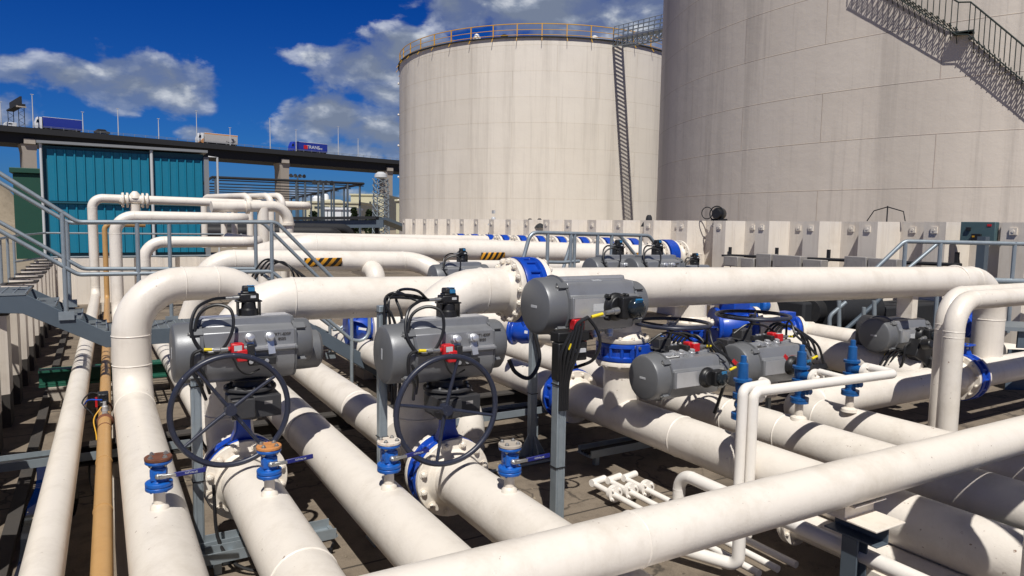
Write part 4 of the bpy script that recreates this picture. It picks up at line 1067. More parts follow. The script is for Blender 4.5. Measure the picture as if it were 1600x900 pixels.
# manifold of three thin pipes
q0 = at_z(960, 771, .12)
for k_ in range(3):
    o_ = V((k_ * .17, -k_ * .02, 0)); b0 = q0 + o_
    root = thing('drain_pipe', ('left', 'middle', 'right')[k_] + ' thin white drain pipe of the floor manifold beside the front pipe', 'pipe', 'three drain pipes of the floor manifold', b0)
    mb = pipe_mesh([b0 + V((-.02, .30, 0)), b0 + V((0, -1.6, -.02))], .026, .1, 14, False); mb.sweep([b0 + V((-.05, .27, .012)), b0 + V((.13, .31, .012))], .034, 12); mb.build('pipe_body', 'white_pipe', root)
    mb = MB(); mb.lathe(b0 + V((0, -.02, 0)), (0, 1, 0), [(0, .03), (0, .075), (.02, .075), (.02, .07), (.024, .07), (.024, .075), (.044, .075), (.044, .03)], 20)
    for j in range(4):
        an = 1.57 * j + .78; mb.lathe(b0 + V((.055 * math.cos(an), -.02, .055 * math.sin(an))), (0, -1, 0), [(0, .012), (.02, .011)], 6)
    mb.build('flange', 'white_pipe', root)
# lower right pipe with flange
b0 = at_z(1262, 822, .30)
lp = pipe('process_pipe', [b0 + V((-.02, .35, 0)), b0 + V((.02, -3, 0))], .108, 'small cream pipe with a flange beneath the front pipe', parts=True)
flange(lp, b0 + V((0, .10, 0)), (0, -1, 0), .108, .175, .03, 8, rb=.013); flange(lp, b0 + V((0, .105, 0)), (0, 1, 0), .108, .175, .03, 8, rb=.013, neck=False)
# saddle for it
sd = thing('pipe_saddle', 'cream plate saddle holding the small lower pipe', 'saddle', None, b0 + V((0, -.7, -.3)))
mb = MB(); mb.box(b0 + V((0, -.62, -.16)), (.26, .14, .22)); mb.box(b0 + V((0, -.62, -.28)), (.34, .3, .02)); mb.build('plate', 'cream_fit', sd, bevel=.004)
# ------------------------------------------------------------------ blue butterfly valves
def wafer(name, label, c, axis, stem, rad, th, neck=.26, group=None, ribs=True, mat='blue'):
    c, a, st_ = V(c), V(axis).normalized(), V(stem).normalized(); sd = a.cross(st_)
    root = thing(name, label, 'valve', group, c)
    mb = MB(); g_ = .006
    mb.lathe(c - a * (th / 2 - g_), a, [(0, rad * .62), (0, rad * .985), (.012, rad), (th * .22, rad), (th * .27, rad * .90), (th * .68, rad * .90), (th * .73, rad), (th - 2 * g_ - .012, rad), (th - 2 * g_, rad * .985), (th - 2 * g_, rad * .62)], 48)
    if ribs:
        for k in range(14):
            an = 6.283 * k / 14 + .2; d = st_ * math.cos(an) + sd * math.sin(an)
            mb.cyl(c + d * rad * .93 - a * th * .3, c + d * rad * .93 + a * th * .3, .018, 8)
    mb.build('valve_body', mat, root)
    if neck:
        mb = MB(); mb.prism([(-.10, 0), (.10, 0), (.055, .10), (.05, neck), (-.05, neck), (-.055, .10)], c + st_ * rad * .86 - a * .055, sd, st_, a * .11)
        mb.box(c + st_ * (rad * .86 + neck), (.20, .20, .028) if abs(st_.z) > .5 else (.2, .028, .2))
        mb.build('neck', mat, root, bevel=.012)
        for i in (-1, 1):
            for j in (-1, 1):
                p = c + st_ * (rad * .86 + neck) + sd * (i * .075) + a * (j * .075); mb = MB(); mb.lathe(p - st_ * .04, st_, [(0, .016), (.07, .016)], 6); mb.build('neck_stud', 'steel_nut', root)
    return root
wafer('butterfly_valve', 'blue butterfly valve under the left handwheel', (XA, YFA + VT / 2, ZP), (0, 1, 0), (0, 0, 1), .305, VT, .23)
wafer('butterfly_valve', 'blue butterfly valve under the right handwheel', (XC, YFC + VT / 2, ZP), (0, 1, 0), (0, 0, 1), .305, VT, .23)
wafer('butterfly_valve', 'bright blue wafer valve in the high pipe behind the big actuator', e_at(xEV), ed, (0, -1, 0), .295, .22, .16)
wafer('butterfly_valve', 'dark blue flat wafer valve in the vertical tee under the big actuator', (XD, YDT, 1.225), (0, 0, 1), (0, -1, 0), .275, .19, .10)
wafer('butterfly_valve', 'blue flat wafer valve hidden behind the middle actuator', (6.17, YRA, 1.225), (0, 0, 1), (0, -1, 0), .285, .19, .10)
wafer('butterfly_valve', 'dark blue flanged valve behind the galvanised centre post', (XD, 6.52, ZP), (0, 1, 0), (0, 0, 1), .315, .20, .18)
wafer('butterfly_valve', 'blue wafer valve in the cross pipe at right', (xRV + .10, YR, ZP), (1, 0, 0), (0, 0, 1), .315, .20, .16)

# ------------------------------------------------------------------ pneumatic actuator with gear and handwheel
PROF = [(-.085, .255), (.085, .255), (.092, .195), (.175, .175), (.198, .160), (.204, .045), (.236, .030), (.236, .008), (.205, -.005), (.205, -.105), (.150, -.205), (.10, -.235)]
PROF = PROF + [(-y, z) for y, z in reversed(PROF[2:])]
def cable(parent, pts, rr=.011, mat='black', nm='cable'):
    # Catmull-Rom through the points
    p = [V(q) for q in pts]; p = [p[0] * 2 - p[1]] + p + [p[-1] * 2 - p[-2]]; out = []
    for i in range(1, len(p) - 2):
        for k in range(7):
            t = k / 7; a, b2, c_, d = p[i - 1], p[i], p[i + 1], p[i + 2]
            out.append(.5 * ((2 * b2) + (c_ - a) * t + (2 * a - 5 * b2 + 4 * c_ - d) * t * t + (3 * b2 - a - 3 * c_ + d) * t ** 3))
    out.append(p[-2])
    return MB().sweep(out, rr, 8).build(nm, mat, parent)
def loop_pts(c, rx, rz, a0, a1, n=9, dy=0.0, y=None):
    return [(c[0] + rx * math.cos(a0 + (a1 - a0) * i / n), c[1] + dy * i / n, c[2] + rz * math.sin(a0 + (a1 - a0) * i / n)) for i in range(n + 1)]
def make_actuator(wheel=True, sol=True, window_round=False, rear=False, mount=True, top_box=True, loops=True, x0=-.36, x1=.31, big=-1):
    root = thing('valve_actuator', '', 'valve actuator', 'grey pneumatic valve actuators', (0, 0, 0))
    Z = .53
    mb = MB(); mb.prism(PROF, (x0, 0, Z), (0, 1, 0), (0, 0, 1), (x1 - x0, 0, 0)); body = mb.build('body', 'act_grey', root, bevel=.006)
    # bright strips on ledges and ridge: caught light put into the colour
    mb = MB(); mb.box(((x0 + x1) / 2, -.222, Z + .036), (x1 - x0 - .006, .022, .014)); mb.box(((x0 + x1) / 2, 0, Z + .259), (x1 - x0 - .03, .15, .006)); mb.box(((x0 + x1) / 2, .222, Z + .036), (x1 - x0 - .006, .022, .014))
    mb.build('ledge_highlight', 'alu', body)
    for s_, xe in ((-1, x0), (1, x1)):
        cap = MB(); L = .20 if s_ == big else .155; rc_ = .238 if s_ == big else .188; zc_ = Z - .005 if s_ == big else Z + .035
        cap.lathe((xe, 0, zc_), (s_, 0, 0), [(0, rc_ * .9), (0, rc_ * 1.03), (.020, rc_ * 1.05), (.024, rc_ * .985), (L * .84, rc_ * .96), (L * .95, rc_ * .915), (L, rc_ * .82)], 40)
        for k in range(4):
            an = .785 + 1.571 * k
            cap.box((xe + s_ * .045, rc_ * .96 * math.cos(an), zc_ + rc_ * .96 * math.sin(an)), (.09, .055, .055), Matrix.Rotation(an, 3, 'X'))
        co = cap.build('end_cap', 'act_cap', root)
        for k in range(4):
            an = .785 + 1.571 * k; put_bolt(co, (xe + s_ * .09, rc_ * .985 * math.cos(an), zc_ + rc_ * .985 * math.sin(an)), (s_, 0, 0), .011, 'steel_nut')
        ep = MB(); ep.prism([(y * .985, z - .004 if z > 0 else z * .99) for y, z in PROF], (xe, 0, Z), (0, 1, 0), (0, 0, 1), (s_ * .018, 0, 0)); ep.build('end_plate', 'act_cap', root, bevel=.004)
        mb = MB(); mb.box((xe + s_ * (L + .001), 0, Z), (.003, .022, .085)); mb.build('cap_badge', 'label_grey', co, bevel=.001)
    if rear:
        mb = MB(); mb.lathe((x0 + .1, .30, Z - .10), (1, 0, 0), [(0, .1), (.03, .17), (x1 - x0 + .08, .17), (x1 - x0 + .2, .165), (x1 - x0 + .225, .14)], 28); mb.build('rear_cylinder', 'act_cap', root)
    # lettering on the front face
    text_part('ERT1-830P', .030, 'wall_dark', body, basis((x1 - .10, -.2035, Z + .125), (1, 0, 0), (0, .05, 1)))
    text_part('8050', .030, 'wall_dark', body, basis((x1 - .10, -.2055, Z + .088), (1, 0, 0), (0, .05, 1)))
    # air ports : silver fittings
    for px_ in (-.035, .115):
        mb = MB(); mb.lathe((px_, -.195, Z + .105), (0, -1, .25), [(0, .036), (.05, .036), (.055, .027), (.075, .027), (.08, .017)], 14); mb.bar((px_, -.215, Z + .10), (px_ + .012, -.235, Z - .02), .05, .03)
        mb.build('air_fitting', 'alu', root)
    if sol:
        s_ = thing_part('solenoid', root)
        mb = MB(); mb.box((-.135, -.27, Z + .045), (.09, .085, .085)); mb.box((-.105, -.285, Z - .005), (.075, .07, .09)); mb.lathe((-.18, -.27, Z + .045), (-1, 0, 0), [(0, .02), (.04, .018)], 10); mb.build('coil', 'red', s_, bevel=.008)
        mb = MB(); mb.box((-.135, -.315, Z + .055), (.055, .004, .04)); mb.build('coil_label', 'label_grey', s_)
        mb = MB(); mb.box((-.035, -.26, Z + .0), (.05, .07, .14)); mb.box((.045, -.262, Z - .065), (.20, .055, .055)); mb.build('valve_block', 'black_soft', s_, bevel=.006)
        for xx in (-.04, .03, .075): mb = MB(); mb.lathe((xx, -.29, Z - .06), (0, -1, 0), [(0, .016), (.012, .016), (.013, .008)], 12); mb.build('silencer', 'alu', s_)
        mb = MB(); mb.lathe((-.20, -.27, Z + .045), (-1, 0, 0), [(0, .021), (.05, .021), (.055, .014), (.10, .013)], 12); mb.build('cable_gland', 'steel_nut', s_)
        mb = MB(); mb.cyl((-.31, -.27, Z + .05), (-.365, -.265, Z + .054), .0125, 10); mb.build('cable_tag', 'yellow', s_)
    if top_box:
        b_ = thing_part('switch_box', root); zt = Z + .255
        xb = .0
        if not window_round:
            mb = MB()
            for s2 in (-1, 1): mb.box((xb + s2 * .092, 0, zt + .075), (.012, .10, .15)); 
            mb.box((xb, 0, zt + .148), (.22, .11, .014)); mb.lathe((xb, 0, zt), (0, 0, 1), [(0, .085), (.07, .08), (.075, .065), (.14, .06)], 20); mb.build('bracket', 'black', b_, bevel=.003)
            mb = MB(); mb.box((xb, 0, zt + .190), (.165, .13, .075)); mb.box((xb, 0, zt + .235), (.12, .11, .03)); mb.build('housing', 'black', b_, bevel=.012)
            mb = MB(); mb.prism([(-.052, 0), (.052, 0), (.046, .05), (-.046, .05)], (xb, -.05, zt + .250), (1, 0, 0), (0, 0, 1), (0, .10, 0)); mb.build('housing_cover', 'black_soft', b_, bevel=.010)
            mb = MB(); mb.box((xb + .018, -.0565, zt + .268), (.058, .012, .040)); mb.box((xb + .018, -.02, zt + .302), (.06, .06, .008)); mb.build('indicator_window', 'indicator', b_, bevel=.004)
            mb = MB(); mb.box((xb + .03, -.0675, zt + .196), (.045, .004, .024)); mb.build('box_label', 'label_grey', b_)
            mb = MB(); mb.lathe((xb - .08, 0, zt + .185), (-1, 0, 0), [(0, .024), (.05, .022), (.055, .017), (.12, .015)], 12); mb.build('cable_gland', 'steel_nut', b_)
        else:
            xb = .05
            mb = MB(); mb.lathe((xb, 0, zt), (0, 0, 1), [(0, .115), (.035, .115), (.05, .10), (.075, .09)], 24); mb.box((xb + .07, 0, zt + .10), (.20, .17, .09))
            for i in (-1, 1):
                for j in (-1, 1): mb.lathe((xb + i * .09, j * .09, zt), (0, 0, 1), [(0, .02), (.06, .018)], 8)
            mb.build('housing', 'black', b_, bevel=.012)
            mb = MB(); mb.lathe((xb + .10, 0, zt + .13), (0, 0, 1), [(0, .082), (.04, .08), (.065, .062), (.075, .03)], 24); mb.build('indicator_dome', 'glass_dark', b_)
            mb = MB(); mb.box((xb + .09, .05, zt + .19), (.07, .06, .02), Matrix.Rotation(.5, 3, 'X')); mb.build('indicator_window', 'indicator', b_, bevel=.004)
            mb = MB(); mb.lathe((xb - .04, -.02, zt + .10), (-1, -.1, 0), [(0, .03), (.05, .028), (.055, .02), (.13, .018)], 12); mb.build('cable_gland', 'steel_nut', b_)
            mb = MB(); mb.cyl((xb - .19, -.04, zt + .096), (xb - .29, -.06, zt + .083), .0135, 10); mb.build('cable_tag', 'yellow', b_)
    if top_box and not window_round:
        b_.scale = (.88, .88, .80); b_.location = (0, 0, (Z + .255) * .20)
    if mount:
        g_ = thing_part('gearbox', root)
        mb = MB(); mb.lathe((0, 0, .20), (0, 0, 1), [(0, .20), (.03, .20), (.035, .13), (.085, .12), (.09, .17), (.105, .17)], 28); mb.lathe((0, 0, -.03), (0, 0, 1), [(0, .11), (.04, .12), (.06, .19), (.20, .19), (.225, .17)], 28)
        mb.box((.02, -.05, .09), (.36, .30, .17)); mb.box((-.10, -.20, .11), (.17, .20, .15)); mb.build('gear_case', 'gear', g_, bevel=.018)
        for k in range(8):
            an = .785 * k; put_bolt(g_, (.175 * math.cos(an), .175 * math.sin(an), .228), (0, 0, 1), .012, 'steel_nut')
        mb = MB(); mb.box((.10, -.2015, .12), (.06, .005, .025)); mb.build('case_plate', 'grey_box', g_)
    if wheel:
        h_ = thing_part('handwheel', root); cx, cy, cz = -.215, -.46, .155
        mb = MB(); mb.torus((cx, cy, cz), (0, 1, 0), .405, .021, 64, 12); mb.build('rim', 'wheel', h_)
        for k in range(4):
            an = .62 + 1.5708 * k; mb = MB()
            mb.sweep([(cx + .03 * math.cos(an), cy + .03, cz + .03 * math.sin(an)), (cx + .15 * math.cos(an), cy + .028, cz + .15 * math.sin(an)), (cx + .40 * math.cos(an), cy, cz + .40 * math.sin(an))], [.016, .014, .012], 10); mb.build('spoke', 'wheel', h_)
        mb = MB(); mb.lathe((cx, cy - .015, cz), (0, 1, 0), [(0, .042), (.09, .042), (.10, .03)], 8); mb.build('hub', 'wheel', h_)
        mb = MB(); mb.cyl((cx, cy + .08, cz), (cx + .05, -.24, .13), .022, 12); mb.build('shaft', 'gear', h_)
    if loops:
        if not window_round:
            cable(root, [(-.17, -.0, Z + .404), (-.28, -.06, Z + .40), (-.40, -.14, Z + .34), (-.44, -.2, Z + .18), (-.36, -.25, Z + .03), (-.24, -.27, Z + .05), (-.16, -.26, Z + .2), (-.17, -.22, Z + .34), (-.28, -.17, Z + .37), (-.39, -.15, Z + .28), (-.42, -.2, Z + .02), (-.36, -.22, Z - .16), (-.31, -.08, Z - .32)], .0125)
            cable(root, [(-.38, -.262, Z + .055), (-.44, -.26, Z + .02), (-.445, -.26, Z - .10), (-.40, -.26, Z - .20), (-.34, -.1, Z - .36)], .0125)
            cable(root, [(-.20, -.28, Z + .035), (-.16, -.29, Z - .04), (-.13, -.29, Z - .11), (-.06, -.26, Z - .16), (.03, -.25, Z - .13)], .007)
        else:
            zt = Z + .255
            cable(root, [(-.27, -.06, zt + .08), (-.36, -.12, zt + .06), (-.38, -.25, zt + .06), (-.36, -.38, zt + .02), (-.36, -.5, zt - .08), (-.36, -.62, zt - .2)], .017)
            cable(root, [(-.27, -.06, zt + .07), (-.2, -.16, zt + .10), (-.17, -.28, zt + .11), (-.21, -.40, zt + .08), (-.28, -.46, zt + .0), (-.33, -.5, zt - .1)], .013)
    return root
def thing_part(name, parent):
    o = bpy.data.objects.new(name, None); COL.objects.link(o); o.parent = parent; return o
def place(o, loc, rot=None, scale=1.0):
    o.location = loc
    if rot is not None: o.rotation_euler = rot.to_euler()
    o.scale = (scale,) * 3
zb = 1.02
acA = make_actuator(rear=True)
acC = copy_tree(acA, 'grey valve actuator with red solenoid in the middle, its switch box against the high pipe')
place(acA, (XA + .06, YFA + .085, zb + .01), None, .95); acA['label'] = 'grey valve actuator with red solenoid at left, beneath the bend of the arch pipe'
place(acC, (XC + .0, YFC + .085, zb + .01), None, .95)
for o in kids(acC):
    if o.name.startswith('handwheel'): 
        o.matrix_local = Matrix.Translation((-.215, 0, .155)) @ Matrix.Rotation(R(48), 4, 'Y') @ Matrix.Translation((.215, 0, -.155))
R45 = Matrix.Rotation(R(90), 3, 'X') @ Matrix.Rotation(R(180), 3, 'Z')
ac4 = make_actuator(window_round=False, loops=True, big=1)
# mid actuators: stem points to the camera, handwheel lies flat above
wb = None
for o in list(kids(ac4)):
    if o.name.startswith('switch_box'):
        for c_ in list(kids(o)): bpy.data.objects.remove(c_)
        bpy.data.objects.remove(o)
    elif o.name.startswith('cable'): bpy.data.objects.remove(o)
b_ = thing_part('switch_box', ac4); zt = .53 + .255
mb = MB(); mb.lathe((-.10, 0, zt), (0, 0, 1), [(0, .105), (.035, .105), (.05, .09), (.075, .08)], 24); mb.box((-.19, 0, zt + .07), (.17, .15, .12)); mb.build('housing', 'black', b_, bevel=.012)
mb = MB(); mb.lathe((-.19, 0, zt + .12), (0, 0, 1), [(0, .07), (.04, .066), (.06, .04)], 20); mb.build('indicator_dome', 'glass_dark', b_)
mb = MB(); mb.box((-.19, -.055, zt + .158), (.06, .05, .018)); mb.build('indicator_window', 'indicator', b_, bevel=.004)
mb = MB(); mb.lathe((-.26, -.04, zt + .07), (-1, -.15, 0), [(0, .022), (.06, .02), (.065, .014), (.09, .013)], 12); mb.build('cable_gland', 'steel_nut', b_)
mb = MB(); mb.cyl((-.36, -.06, zt + .07), (-.46, -.08, zt + .06), .014, 10); mb.build('cable_tag', 'yellow', b_)
mb = MB(); mb.box((.10, .178, .53 + .17), (.13, .003, .035), Matrix.Rotation(.0, 3, 'X')); 
cable(ac4, [(-.46, -.08, zt + .06), (-.40, -.18, zt - .0), (-.30, -.30, zt - .10), (-.34, -.42, zt - .2), (-.46, -.38, zt - .35), (-.52, -.1, zt - .4), (-.5, .2, zt - .4)], .013)
cable(ac4, [(-.38, -.262, .585), (-.46, -.30, .60), (-.55, -.22, .60), (-.60, -.02, .62), (-.60, .25, .55), (-.55, .5, .5)], .018)
cable(ac4, [(-.2, -.3, .5), (-.1, -.38, .42), (.1, -.4, .36), (.25, -.3, .3)], .012)
place(ac4, (4.80, 5.42, 1.09), R45, .93); ac4['label'] = 'grey actuator with white name label, under the left flat handwheel'
mb = MB(); mb.box((.215, -.1925, .53 + .1), (.17, .006, .042)); lb = mb.build('name_label', 'white_plain', ac4); lb.location = (0, -.0165, 0)
text_part('INPRANE', .030, 'wall_dark', lb, basis((.215, -.1965, .63), (-1, 0, 0), (0, 0, -1)))
ac5 = copy_tree(ac4, 'grey actuator without name label, under the right flat handwheel')
for o in kids(ac5):
    if o.name.startswith('name_label'):
        for c_ in kids(o): bpy.data.objects.remove(c_)
        bpy.data.objects.remove(o)
place(ac5, (5.98, 5.42, 1.10), R45, .95)
# big actuator before the high pipe
R90 = Matrix.Rotation(R(90), 3, 'X')
ac3 = make_actuator(wheel=False, window_round=True)
place(ac3, (3.62, 5.36, 1.83), R90, 1.02); ac3['label'] = 'largest looking grey actuator in the centre, with round black switch box on its face'
mb = MB(); pass
bd3 = [o for o in kids(ac3) if o.name.startswith('body')][0]
text_part('BIS', .075, 'label_grey', bd3, basis((-.02, .2035, .63), (1, 0, 0), (0, .05, -1)))
text_part('ERT1-830P', .028, 'wall_dark', bd3, basis((.22, .045, .794), (1, 0, 0), (0, 1, 0))); text_part('8050', .028, 'wall_dark', bd3, basis((.22, .010, .794), (1, 0, 0), (0, 1, 0)))
mb = MB(); mb.box((-.09, 0, .53 + .261), (.15, .06, .003)); mb.build('type_plate', 'label_grey', ac3)
# actuator at right in shade and the tops behind the high pipe
acB = make_actuator(wheel=False, window_round=False, sol=False)
p = at_fwd(1405, 520, 9.3)
ac6 = copy_tree(ac3, 'dark shaded grey actuator left of the twin arch pipes'); place(ac6, p + V((0, .53, 0)), R90, .98)
for o in kids(ac6):
    if o.name.startswith(('lettering',)): bpy.data.objects.remove(o)
for k_, (x_, y_, f_, lab) in enumerate(((965, 421, 10.6, 'grey actuator behind the high pipe, left one of the pair under the stile'), (1026, 421, 10.6, 'grey actuator behind the high pipe, right one of the pair under the stile'),
                                        (722, 421, 9.6, 'small grey actuator just above the high pipe, left of its blue valve'), (668, 426, 9.0, None), (1085, 424, 11.2, 'grey actuator behind the high pipe next to the wall ledge corner'), (380, 432, 9.3, None))):
    if lab is None: continue
    o = acB if k_ == 0 else copy_tree(acB)
    o['label'] = lab; p = at_fwd(x_, y_, f_); place(o, p - V((0, 0, .53)), Matrix.Rotation(R(0), 3, 'Z'), .95 if k_ < 2 else .8)

# ------------------------------------------------------------------ ball valves with blank flanges on the pipes
def make_ball(capmat, label):
    root = thing('ball_valve', label, 'ball valve', 'blue ball valves standing on the front pipes', (0, 0, 0))
    mb = MB(); mb.lathe((0, 0, -.012), (0, 0, 1), [(0, .056), (.03, .050), (.045, .034), (.135, .032)], 20); mb.build('stub', 'cream_fit', root)
    b_ = MB(); b_.lathe((0, 0, .074), (0, 0, 1), [(0, .075), (.004, .078), (.022, .078), (.025, .070), (.028, .078), (.048, .078), (.052, .074), (.054, .05), (.075, .044), (.085, .05), (.125, .05), (.135, .043), (.160, .043), (.165, .070), (.168, .076), (.184, .076)], 28)
    b_.box((.0, 0, .178), (.088, .088, .075)); body = b_.build('valve_body', 'light_blue', root, bevel=.006)
    c_ = MB(); c_.lathe((0, 0, .259), (0, 0, 1), [(0, .072), (.004, .078), (.018, .078), (.022, .074)], 28); cap = c_.build('blank_flange', capmat, root)
    c_ = MB(); c_.lathe((0, 0, .2565), (0, 0, 1), [(0, .06), (.003, .06)], 20)
    for k in range(4):
        an = .785 + 1.5708 * k
        put_bolt(cap, (.056 * math.cos(an), .056 * math.sin(an), .280), (0, 0, 1), .0105, 'steel_nut')
        put_bolt(body, (.058 * math.cos(an), .058 * math.sin(an), .076), (0, 0, -1), .008, 'light_blue')
        put_bolt(body, (.058 * math.cos(an), .058 * math.sin(an), .238), (0, 0, -1), .009, 'steel_nut')
    l_ = MB(); l_.box((.02, -.052, .17), (.05, .03, .03)); l_.lathe((0, -.045, .17), (0, -1, 0), [(0, .02), (.02, .018), (.022, .012), (.032, .011)], 6); l_.bar((.02, -.062, .17), (.10, -.062, .174), .014, .022); st_m = l_.build('stem', 'steel_nut', root, bevel=.003)
    l_ = MB(); l_.bar((.09, -.062, .174), (.265, -.062, .186), .012, .030); h_ = l_.build('lever', 'lever_navy', root, bevel=.004)
    text_part('HOFVALVE', .016, 'label_grey', h_, basis((.18, -.0685, .1800), (1, 0, .068), (0, 0, 1)), depth=.0006)
    for o in (body, cap, h_, st_m): o.location.z += .045
    return root
bspec = [((X2, 243, 795), 'rust', 'blue ball valve with a brown rusted cap on the arch pipe', -8, 1.0), ((XA, 425, 772), 'rust_orange', 'blue ball valve with orange rusted cap below the left handwheel', 0, 1.0),
         ((XB, 600, 764), 'rust_white', 'blue ball valve with white rust-edged cap on the plain pipe, left of the second handwheel', 4, 1.0), ((XC, 793, 768), 'conc', 'blue ball valve with a grey white cap on the pipe of the second valve', -6, 1.0)]
for (bx_, x_, y_), cm, lab, yaw, s_ in bspec:
    o = make_ball(cm, lab); q = at_z(x_, y_, ZP + r - .005); o.location = (bx_, q.y, ZP + r - .004); o.rotation_euler = (0, 0, R(yaw)); o.scale = (s_,) * 3

# ------------------------------------------------------------------ relief valves
def make_relief():
    root = thing('relief_valve', '', 'relief valve', 'blue relief valves on the right pipes', (0, 0, 0))
    mb = MB(); mb.lathe((0, 0, -.012), (0, 0, 1), [(0, .075), (.03, .068), (.05, .038), (.18, .036)], 20); mb.build('stub', 'cream_fit', root)
    mb = MB(); mb.lathe((0, 0, .17), (0, 0, 1), [(0, .08), (.025, .08), (.028, .07), (.031, .08), (.056, .08), (.058, .05), (.09, .045), (.12, .06), (.15, .06), (.18, .045), (.20, .045), (.203, .075), (.225, .075)], 24)
    mb.lathe((0, -.03, .305), (0, -1, .0), [(0, .045), (.05, .04), (.055, .03), (.08, .03)], 12); mb.build('isolating_valve', 'relief_blue', root)
    mb = MB(); mb.lathe((0, 0, .397), (0, 0, 1), [(0, .075), (.022, .075), (.024, .045), (.05, .055), (.12, .060), (.13, .075), (.155, .075), (.16, .045), (.30, .040), (.31, .026), (.37, .024), (.375, .015)], 24)
    mb.lathe((0, -.03, .46), (0, -1, 0), [(0, .05), (.06, .045), (.09, .045), (.10, .065)], 18); mb.build('spring_bonnet', 'relief_blue', root)
    f_ = MB(); f_.lathe((0, -.135, .46), (0, -1, 0), [(0, .09), (.02, .09), (.023, .082), (.026, .09), (.045, .09), (.05, .04), (.07, .036)], 24)
    fo = f_.build('outlet_flange', 'white_pipe', root)
    for k in range(4):
        an = .785 + 1.5708 * k; put_bolt(fo, (.068 * math.cos(an), -.18, .46 + .068 * math.sin(an)), (0, -1, 0), .009, 'white_pipe')
    return root
rv = make_relief()
for i, (q, lab) in enumerate(zip(RV, ('blue relief valve on the nearest right pipe, left end of the thin white header', 'blue relief valve on the middle right pipe, half way along the thin white header', 'blue relief valve at the right end of the thin white header'))):
    o = rv if i == 0 else copy_tree(rv)
    o['label'] = lab; o.location = q; o.rotation_euler = (0, 0, 0); o.scale = (1.02, 1.02, .90)
    mb = MB(); c = q + V((-.075, .06, .66 if i < 2 else .2))
for i in (0, 1):
    c = at_fwd(1148 if i == 0 else 1228, 566 if i == 0 else 558, 6.3 if i == 0 else 6.6)
    mb = MB(); mb.box(c, (.06, .006, .035), Matrix.Rotation(.7, 3, 'Y')); mb.sweep([c + V((.02, 0, .01)), V((RV[i].x, RV[i].y, RV[i].z + .6))], .002, 5)
    tag(mb.build('warning_tag', 'red'), ('red warning tag hanging on the nearest relief valve', 'red warning tag hanging on the middle relief valve')[i], 'tag')

# ------------------------------------------------------------------ posts
def post(label, x_, y_, f_, ztop, wd=.07, foot=False, clamp=True):
    p = at_fwd(x_, y_, f_); root = thing('support_post', label, 'post', None, (p.x, p.y, 0))
    mb = MB(); mb.box((p.x, p.y, ztop / 2), (wd, wd, ztop)); mb.build('post', 'galv', root, bevel=.004)
    # slotted channel lips
    mb = MB(); mb.box((p.x - wd * .28, p.y - wd / 2 - .002, ztop / 2), (.006, .006, ztop - .01)); mb.box((p.x + wd * .28, p.y - wd / 2 - .002, ztop / 2), (.006, .006, ztop - .01)); mb.build('channel_lip', 'galv', root)
    mb = MB(); mb.box((p.x, p.y, .01), (.2, .2, .02)); mb.build('base_plate', 'galv', root)
    if foot:
        mb = MB()
        for d in ((1, 0), (-1, 0), (0, 1), (0, -1)):
            dv = V((*d, 0)); mb.prism([(wd / 2, .02), (.17, .02), (wd / 2, .26)], (p.x - d[1] * .006, p.y - d[0] * .006, 0), dv, (0, 0, 1), V((d[1], d[0], 0)) * .012)
        mb.build('gusset', 'galv', root)
    if clamp:
        mb = MB()
        for zz in (ztop * .45, ztop - .05): mb.box((p.x, p.y, zz), (wd + .012, wd + .016, .008))
        mb.build('cable_tie', 'black', root)
    return p, root
pA_, _ = post('grey square post left of the left blue valve, carrying cables', 308, 700, 4.95, 1.36, .068)
pC_, rC = post('grey square post between the two front actuators, cables tied to its top', 597, 600, 5.35, 1.86, .066)
pE_, rE = post('galvanised square post in the centre below the biggest actuator', 872, 700, 5.45, 1.30, .085)
pF_, _ = post('slim galvanised post with gusset foot behind the second handwheel', 832, 620, 7.4, 1.55, .075, True)
# dark cable clump on the centre post
cl = thing('junction_box', 'black junction box and cables on top of the centre post', 'junction box', None, (pE_.x, pE_.y, 1.3))
mb = MB(); mb.box((pE_.x, pE_.y, 1.43), (.10, .10, .30)); mb.box((pE_.x + .16, pE_.y + .02, 1.50), (.16, .10, .15)); mb.box((pE_.x + .11, pE_.y + .03, 1.62), (.30, .12, .08)); mb.build('box', 'black', cl, bevel=.01)
mb = MB(); mb.box((pE_.x + .16, pE_.y - .045, 1.51), (.10, .02, .03)); mb.build('vent_slots', 'label_grey', cl)
mb = MB(); mb.box((pE_.x + .20, pE_.y + .06, 1.70), (.10, .08, .09)); mb.build('solenoid', 'red', cl, bevel=.01)
for i in range(5):
    o_ = V((.015 * (i - 2), -.055 - .004 * i, 0)); cable(cl, [V((pE_.x, pE_.y, 1.05)) + o_, V((pE_.x, pE_.y, 1.3)) + o_ * 1.1, V((pE_.x - .02 + .02 * i, pE_.y - .03, 1.5)) + o_, V((pE_.x + .02 + .03 * i, pE_.y - .1, 1.66 + .02 * i))], .012)
mb = MB(); mb.box((pE_.x + .02, pE_.y - .09, 1.56), (.012, .03, .05), Matrix.Rotation(.5, 3, 'Y')); mb.build('cable_tag', 'yellow', cl)
